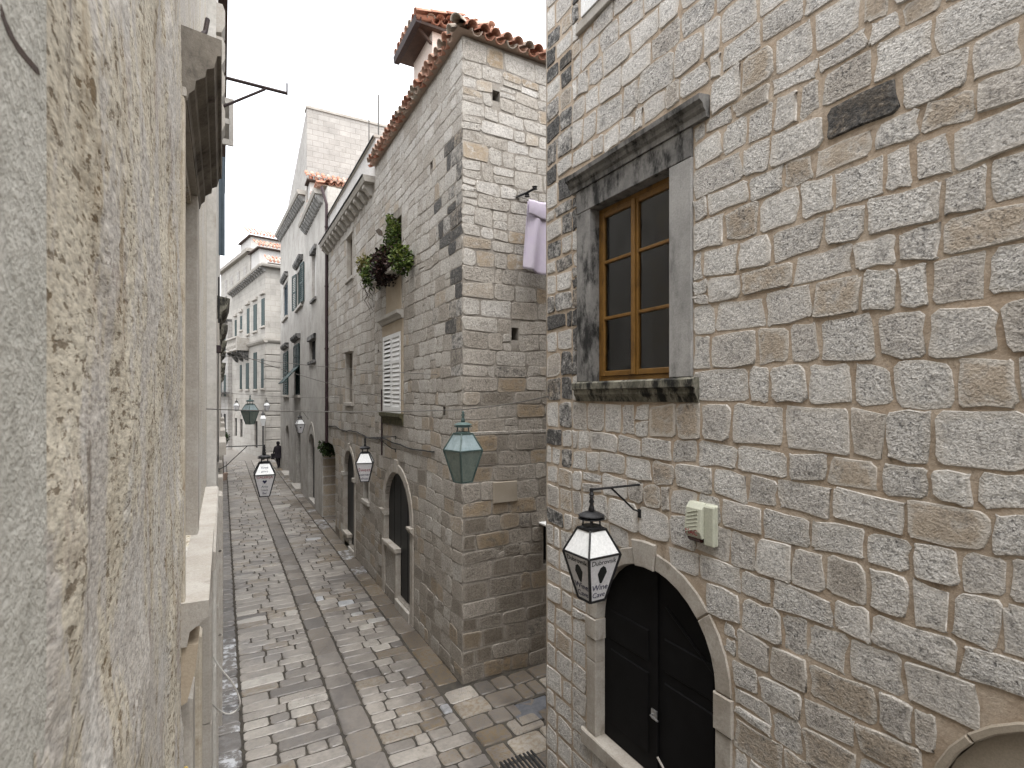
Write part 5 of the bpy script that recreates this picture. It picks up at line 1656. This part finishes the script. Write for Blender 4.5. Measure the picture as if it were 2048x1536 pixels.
# lamp post
lpz = onZ(526, 920, 0)
po = thing("lamp_post", "black lamp post with white lantern head before the white house", "lamp post", tuple(lpz))
t_ = 4.7 / ((920 - 795) / FPX)
zt = H - (852 - 795) / FPX * t_
MB().lathe([(.12, 0), (.12, .25), (.07, .35), (.05, .9), (.045, zt - .1), (.07, zt)], tuple(lpz), 10).build("post", M['iron'], po)
hp = MB()
hz = zt
for k_, (r0, r1, z0, z1) in enumerate(((.13, .28, 0, .55), (.28, .12, .56, .85))):
    n_ = 4
    vs = []
    for rr, zz in ((r0, z0), (r1, z1)):
        for i in range(4):
            w = pi / 4 + i * pi / 2
            vs.append((lpz.x + rr * cos(w), lpz.y + rr * sin(w), hz + zz))
    mm = MB().add(vs, [(3, 2, 1, 0), (4, 5, 6, 7)] + [(i, (i + 1) % 4, 4 + (i + 1) % 4, 4 + i) for i in range(4)])
    mm.build("lamp_glass", M['opal'], po)
MB().lathe([(.15, .85), (.16, .9), (.06, .98), (.03, 1.1), (.01, 1.25)], (lpz.x, lpz.y, hz), 8).build("lamp_cap", M['iron'], po)

# ------------------------------------------------------------------ overhead cables
def cable(label, a, b, sag, r=.006, mat=None):
    a, b = Vector(a), Vector(b)
    pts = []
    for i in range(17):
        t = i / 16
        p = a.lerp(b, t); p.z -= sag * 4 * t * (1 - t)
        pts.append(p)
    return tag(MB().tube(pts, r, 5).build("overhead_cable", mat or M['grey_cable']), label, "cable", "cables strung across the street")
cable("thin cable carrying the nearest green lantern from the left wall", (XL, 6.4, H - .12), glp + Vector((0, 0, .02)), .03)
cable("thin cable from the nearest green lantern to the right house", glp + Vector((0, 0, .02)), (XR, 5.32, H + .02), .02)
cable("long high cable crossing the street at window level", (L2X, 9.2, 5.35), (XR, 9.1, 5.12), .04, .005)
cable("slack cable crossing towards the corner house shutters", (L2X, 12.5, 5.75), (XR, 11.0, 4.62), .10)
cable("cable carrying the far green lantern from the left", (L2X, 21, 4.95), glp2 + Vector((0, 0, .02)), .05)
cable("cable from the far green lantern to the terrace house", glp2 + Vector((0, 0, .02)), (XR, 18.4, 4.7), .05)
# cable stapled along the stone fronts
zz = ZR(700, 862)
pts = [(XR - .03, s_, zz + .05 * noise.noise(Vector((s_ * 1.3, 0, 0))) - .03 * sin(s_ * 1.9)) for s_ in [9.2 + i * .3 for i in range(38)]]
tag(MB().tube(pts, .014, 5).build("wall_cable", M['cable']), "dark sagging cable stapled along the stone fronts below the shutters", "cable")
pts = [(XR - .03, YR(766) + .02 * noise.noise(Vector((z_, 3, 0))), z_) for z_ in [3.3 + i * .2 for i in range(9)]]
tag(MB().tube(pts, .02, 6).build("wall_pipe", M['pipe']), "short dark pipe running down beside the shuttered window", "pipe")

# ------------------------------------------------------------------ laundry
ly_ = MY0 - .28
c0 = onY(1056, 402, ly_); c1 = onY(1049, 535, ly_)
lw = .62
cl = MB(); cl.smooth = True
def cloth(u, v):
    x = c0.x + u * lw - .07 * v * (1 - u)
    z = c0.z - v * (c0.z - c1.z) * (1 + .16 * u)
    y = ly_ + .035 * sin(u * 15 + v * 2.0) * (.35 + v) + .02 * sin(u * 6 + 1)
    return (x, y, z)
cl.grid(cloth, 36, 24)
tw = thing("hanging_cloth", "lavender cloth drying on a line in the alley mouth", "cloth", tuple(c0))
o = cl.build("sheet", M['cloth'], tw)
so = o.modifiers.new("thick", 'SOLIDIFY'); so.thickness = .004
c2 = MB(); c2.smooth = True
c2.grid(lambda u, v: (c0.x + u * lw, ly_ - .02 - .012 * sin(v * 3) - .012 * sin(u * 13), c0.z + .02 - v * (.24 + .12 * u)), 24, 8)
o = c2.build("folded_edge", M['cloth'], tw)
so = o.modifiers.new("thick", 'SOLIDIFY'); so.thickness = .004
tag(MB().tube([(c0.x - .3, ly_, c0.z + .03), (c0.x + 1.6, ly_, c0.z + .03)], .005, 5).build("washing_line", M['grey_cable']), "thin washing line carrying the lavender cloth", "washing line")
lb = onY(1044, 390, MY0)
lbk = thing("line_bracket", "small black iron pulley bracket beside the lavender cloth", "bracket", tuple(lb))
MB().tube([(lb.x - .12, MY0, lb.z - .06), (lb.x + .02, MY0 - .12, lb.z), (lb.x + .1, MY0 - .28, lb.z + .04)], .02, 6).build("arm", M['iron'], lbk)
MB().lathe([(.02, -.03), (.05, -.02), (.03, 0), (.05, .02), (.02, .03)], (lb.x + .1, MY0 - .26, lb.z + .05), 10).build("pulley", M['iron'], lbk)
MB().lathe([(.02, -.03), (.045, -.02), (.03, 0), (.045, .02), (.02, .03)], (lb.x + .02, MY0 - .14, lb.z - .05), 10).build("pulley", M['iron'], lbk)

# ------------------------------------------------------------------ plants
def leaf_cloud(n, c, rad, size, rng, droop=0.0, flat=None):
    m_ = MB()
    c = Vector(c)
    for i in range(n):
        while True:
            q = Vector((rng.uniform(-1, 1), rng.uniform(-1, 1), rng.uniform(-1, 1)))
            if q.length < 1: break
        if rng.random() < .5: q = q.normalized() * rng.uniform(.6, 1.05)
        p = c + Vector((q.x * rad[0], q.y * rad[1], q.z * rad[2]))
        p += Vector((noise.noise(p * 4) * .12, noise.noise(p * 4 + Vector((5, 0, 0))) * .16, noise.noise(p * 4 + Vector((0, 5, 0))) * .16))
        d = Vector((rng.uniform(-1, 1), rng.uniform(-1, 1), rng.uniform(-.6, .9) - droop)).normalized()
        s_ = d.cross(Vector((rng.uniform(-1, 1), rng.uniform(-1, 1), rng.uniform(-1, 1)))).normalized()
        L = size * rng.uniform(.6, 1.4); W2 = L * .32
        up = d.cross(s_) * (L * .12)
        m_.cur = (min(1, max(0, rng.gauss(.5 + .25 * q.z, .25))), 0, 0, 0)
        m_.add([p, p + d * L * .5 + s_ * W2 + up, p + d * L, p + d * L * .5 - s_ * W2 + up], [(0, 1, 2), (0, 2, 3)])
    return m_
rl_ = random.Random(77)
pz = pw[2]
def plant(name, label, cat, c, rad, n, size, mat, stems=6, droop=0.0):
    t = thing(name, label, cat, tuple(Vector(c) - Vector((0, 0, rad[2]))), "plants on the ledge of the corner house")
    leaf_cloud(n, c, rad, size, rl_, droop).build("foliage", mat, t)
    sm = MB()
    for i in range(stems):
        a = Vector(c) + Vector((rl_.uniform(-.5, .5) * rad[0], rl_.uniform(-.5, .5) * rad[1], -rad[2] * .8))
        b = Vector(c) + Vector((rl_.uniform(-.9, .9) * rad[0], rl_.uniform(-.9, .9) * rad[1], rl_.uniform(-.2, .9) * rad[2]))
        sm.tube([a, (a + b) / 2 + Vector((0, 0, .05)), b], .008, 4, .003)
    sm.build("stem", M['twig'], t)
    return t
xp = XR - .22
def yz(px, py): 
    p = onX(px, py, xp); return p
p = yz(772, 530); plant("red_shrub", "dense wine red shrub filling the middle of the wall ledge", "plant", (xp, p.y, p.z - .03), (.30, .62, .36), 2400, .085, M['leaf_red'])
p = yz(806, 520); plant("green_shrub", "bright green leafy shrub at the right end of the wall ledge", "plant", (xp, p.y, p.z), (.19, .19, .30), 560, .085, M['leaf_green'])
p = yz(748, 545); plant("trailing_plant", "green trailing plant spilling over the front of the wall ledge", "plant", (xp - .03, p.y, p.z), (.24, .30, .36), 720, .085, M['leaf_green'], 6, .5)
p = yz(731, 533); tpl = plant("dry_plant", "yellowing plant with long dry strands at the left end of the wall ledge", "plant", (xp, p.y, p.z), (.2, .32, .32), 480, .08, M['leaf_dry'], 8, .5)
sm = MB()
for i in range(14):
    a = yz(728 + i * 1.3, 548); L = rl_.uniform(.5, 1.25) * (1 if i > 4 else .6)
    pts = [Vector((xp + rl_.uniform(-.1, .1), a.y, a.z)) + Vector((.02 * sin(k_ * 1.7 + i), .03 * sin(k_ + i), -L * k_ / 5)) for k_ in range(6)]
    sm.tube(pts, .010, 4, .004)
sm.build("dry_strands", M['twig'], tpl)
p = onX(789, 470, XR - .05)
plant("climbing_plant", "mossy green climber growing out of the window above the ledge", "plant", (XR - .06, p.y, p.z), (.14, .26, .42), 700, .075, M['leaf_green'])
p = onX(768, 466, XR - .25)
tag(MB().slab(Fr((XR - .3, p.y, p.z), (0, .8, .35), (-1, 0, .2)), [(-.1, -.07), (.25, -.10), (.62, -.04), (.25, .06), (-.05, .05)], 0, .02).build("drying_leaf", M['twig']), "big grey brown dead leaf sticking out of the climber", "leaf", )
# moss and weeds on the passage springing
p = Vector((XR + .25, 21.6, 2.75))
mt = thing("wall_weeds", "dark green weeds growing on the passage wall below the downpipe", "plant", tuple(p))
leaf_cloud(500, p, (.35, .2, .35), .12, rl_, .4).build("foliage", M['leaf_dark'], mt)
p = at(453, 868, 30)
mt = thing("doorway_shrub", "small dark green shrub against the far left wall", "plant", (p.x - .2, p.y, 0))
leaf_cloud(400, (p.x - .15, p.y, 2.4), (.25, .5, .5), .12, rl_).build("foliage", M['leaf_dark'], mt)
MB().tube([(p.x - .15, p.y, 0), (p.x - .17, p.y, 1.2), (p.x - .15, p.y, 2.2)], .03, 6, .015).build("stem", M['twig'], mt)
MB().lathe([(.16, 0), (.22, .4), (.24, .42)], (p.x - .15, p.y, 0), 10).build("pot", M['tile'], mt)

# ------------------------------------------------------------------ person walking away at the bend
def person(pos, face):
    t = thing("person", "person in dark coat with flared bag walking at the street bend", "person", tuple(pos))
    sk = [((0, 0, .92), .14), ((0, 0, 1.15), .14), ((0, .02, 1.38), .15), ((0, .02, 1.50), .06), ((0, .05, 1.63), .095), ((0, .05, 1.72), .075),
          ((.10, 0, .86), .105), ((.12, .16, .48), .07), ((.12, .10, .09), .045), ((.12, .24, .04), .04),
          ((-.10, 0, .86), .105), ((-.12, -.12, .48), .07), ((-.12, -.34, .14), .045), ((-.12, -.24, .05), .04),
          ((.20, .02, 1.40), .07), ((.27, -.06, 1.13), .05), ((.26, .06, .90), .037), ((.26, .09, .82), .032),
          ((-.20, .02, 1.40), .07), ((-.27, .05, 1.13), .05), ((-.25, .20, .93), .037), ((-.25, .24, .86), .032)]
    ed = [(0, 1), (1, 2), (2, 3), (3, 4), (4, 5), (0, 6), (6, 7), (7, 8), (8, 9), (0, 10), (10, 11), (11, 12), (12, 13), (2, 14), (14, 15), (15, 16), (16, 17), (2, 18), (18, 19), (19, 20), (20, 21)]
    rz = Matrix.Rotation(face, 3, 'Z')
    me = bpy.data.meshes.new("body")
    me.from_pydata([tuple(rz @ Vector(p)) for p, _ in sk], ed, [])
    o = make("body", me, t, 0, None, True)
    o.modifiers.new("skin", 'SKIN'); 
    for i, (_, r_) in enumerate(sk):
        me.skin_vertices[0].data[i].radius = (r_, r_)
    me.skin_vertices[0].data[0].use_root = True
    ss = o.modifiers.new("sub", 'SUBSURF'); ss.levels = 1; ss.render_levels = 1
    me.materials.append(M['coat'])
    ct = MB(); ct.smooth = True
    n_ = 16
    vs, fs = [], []
    prof = [(.09, .10, 1.46), (.22, .14, 1.40), (.24, .16, 1.15), (.25, .19, .95), (.36, .30, .68)]
    for rx, ry, z in prof:
        for k_ in range(n_):
            w = 2 * pi * k_ / n_
            vs.append(tuple(rz @ Vector((rx * cos(w) - (.10 if z < .8 and cos(w) < 0 else 0), ry * sin(w), z))))
    for i in range(len(prof) - 1):
        for k_ in range(n_):
            j = (k_ + 1) % n_
            fs.append((i * n_ + k_, (i + 1) * n_ + k_, (i + 1) * n_ + j, i * n_ + j))
    ct.add(vs, fs)
    ct.build("coat", M['coat'], t, local=True)
    hr = MB(); hr.smooth = True
    hr.lathe([(.03, 1.52), (.10, 1.58), (.112, 1.67), (.09, 1.75), (.03, 1.785)], (0, 0, 0), 12)
    hr.v = [tuple(rz @ (Vector(p) + Vector((0, .03, 0)))) for p in hr.v]
    hr.build("hair", M['coat'], t, local=True)
    bg = MB(); bg.box(-.42, -.28, -.10, .14, .62, .98)
    bg.v = [tuple(rz @ Vector(p)) for p in bg.v]
    o = bg.build("shoulder_bag", M['coat'], None)
    o.parent = t; o.name = "shoulder_bag"
    return t
pp = onZ(556.5, 936, 0)
person((pp.x, pp.y, .0), radians(15))
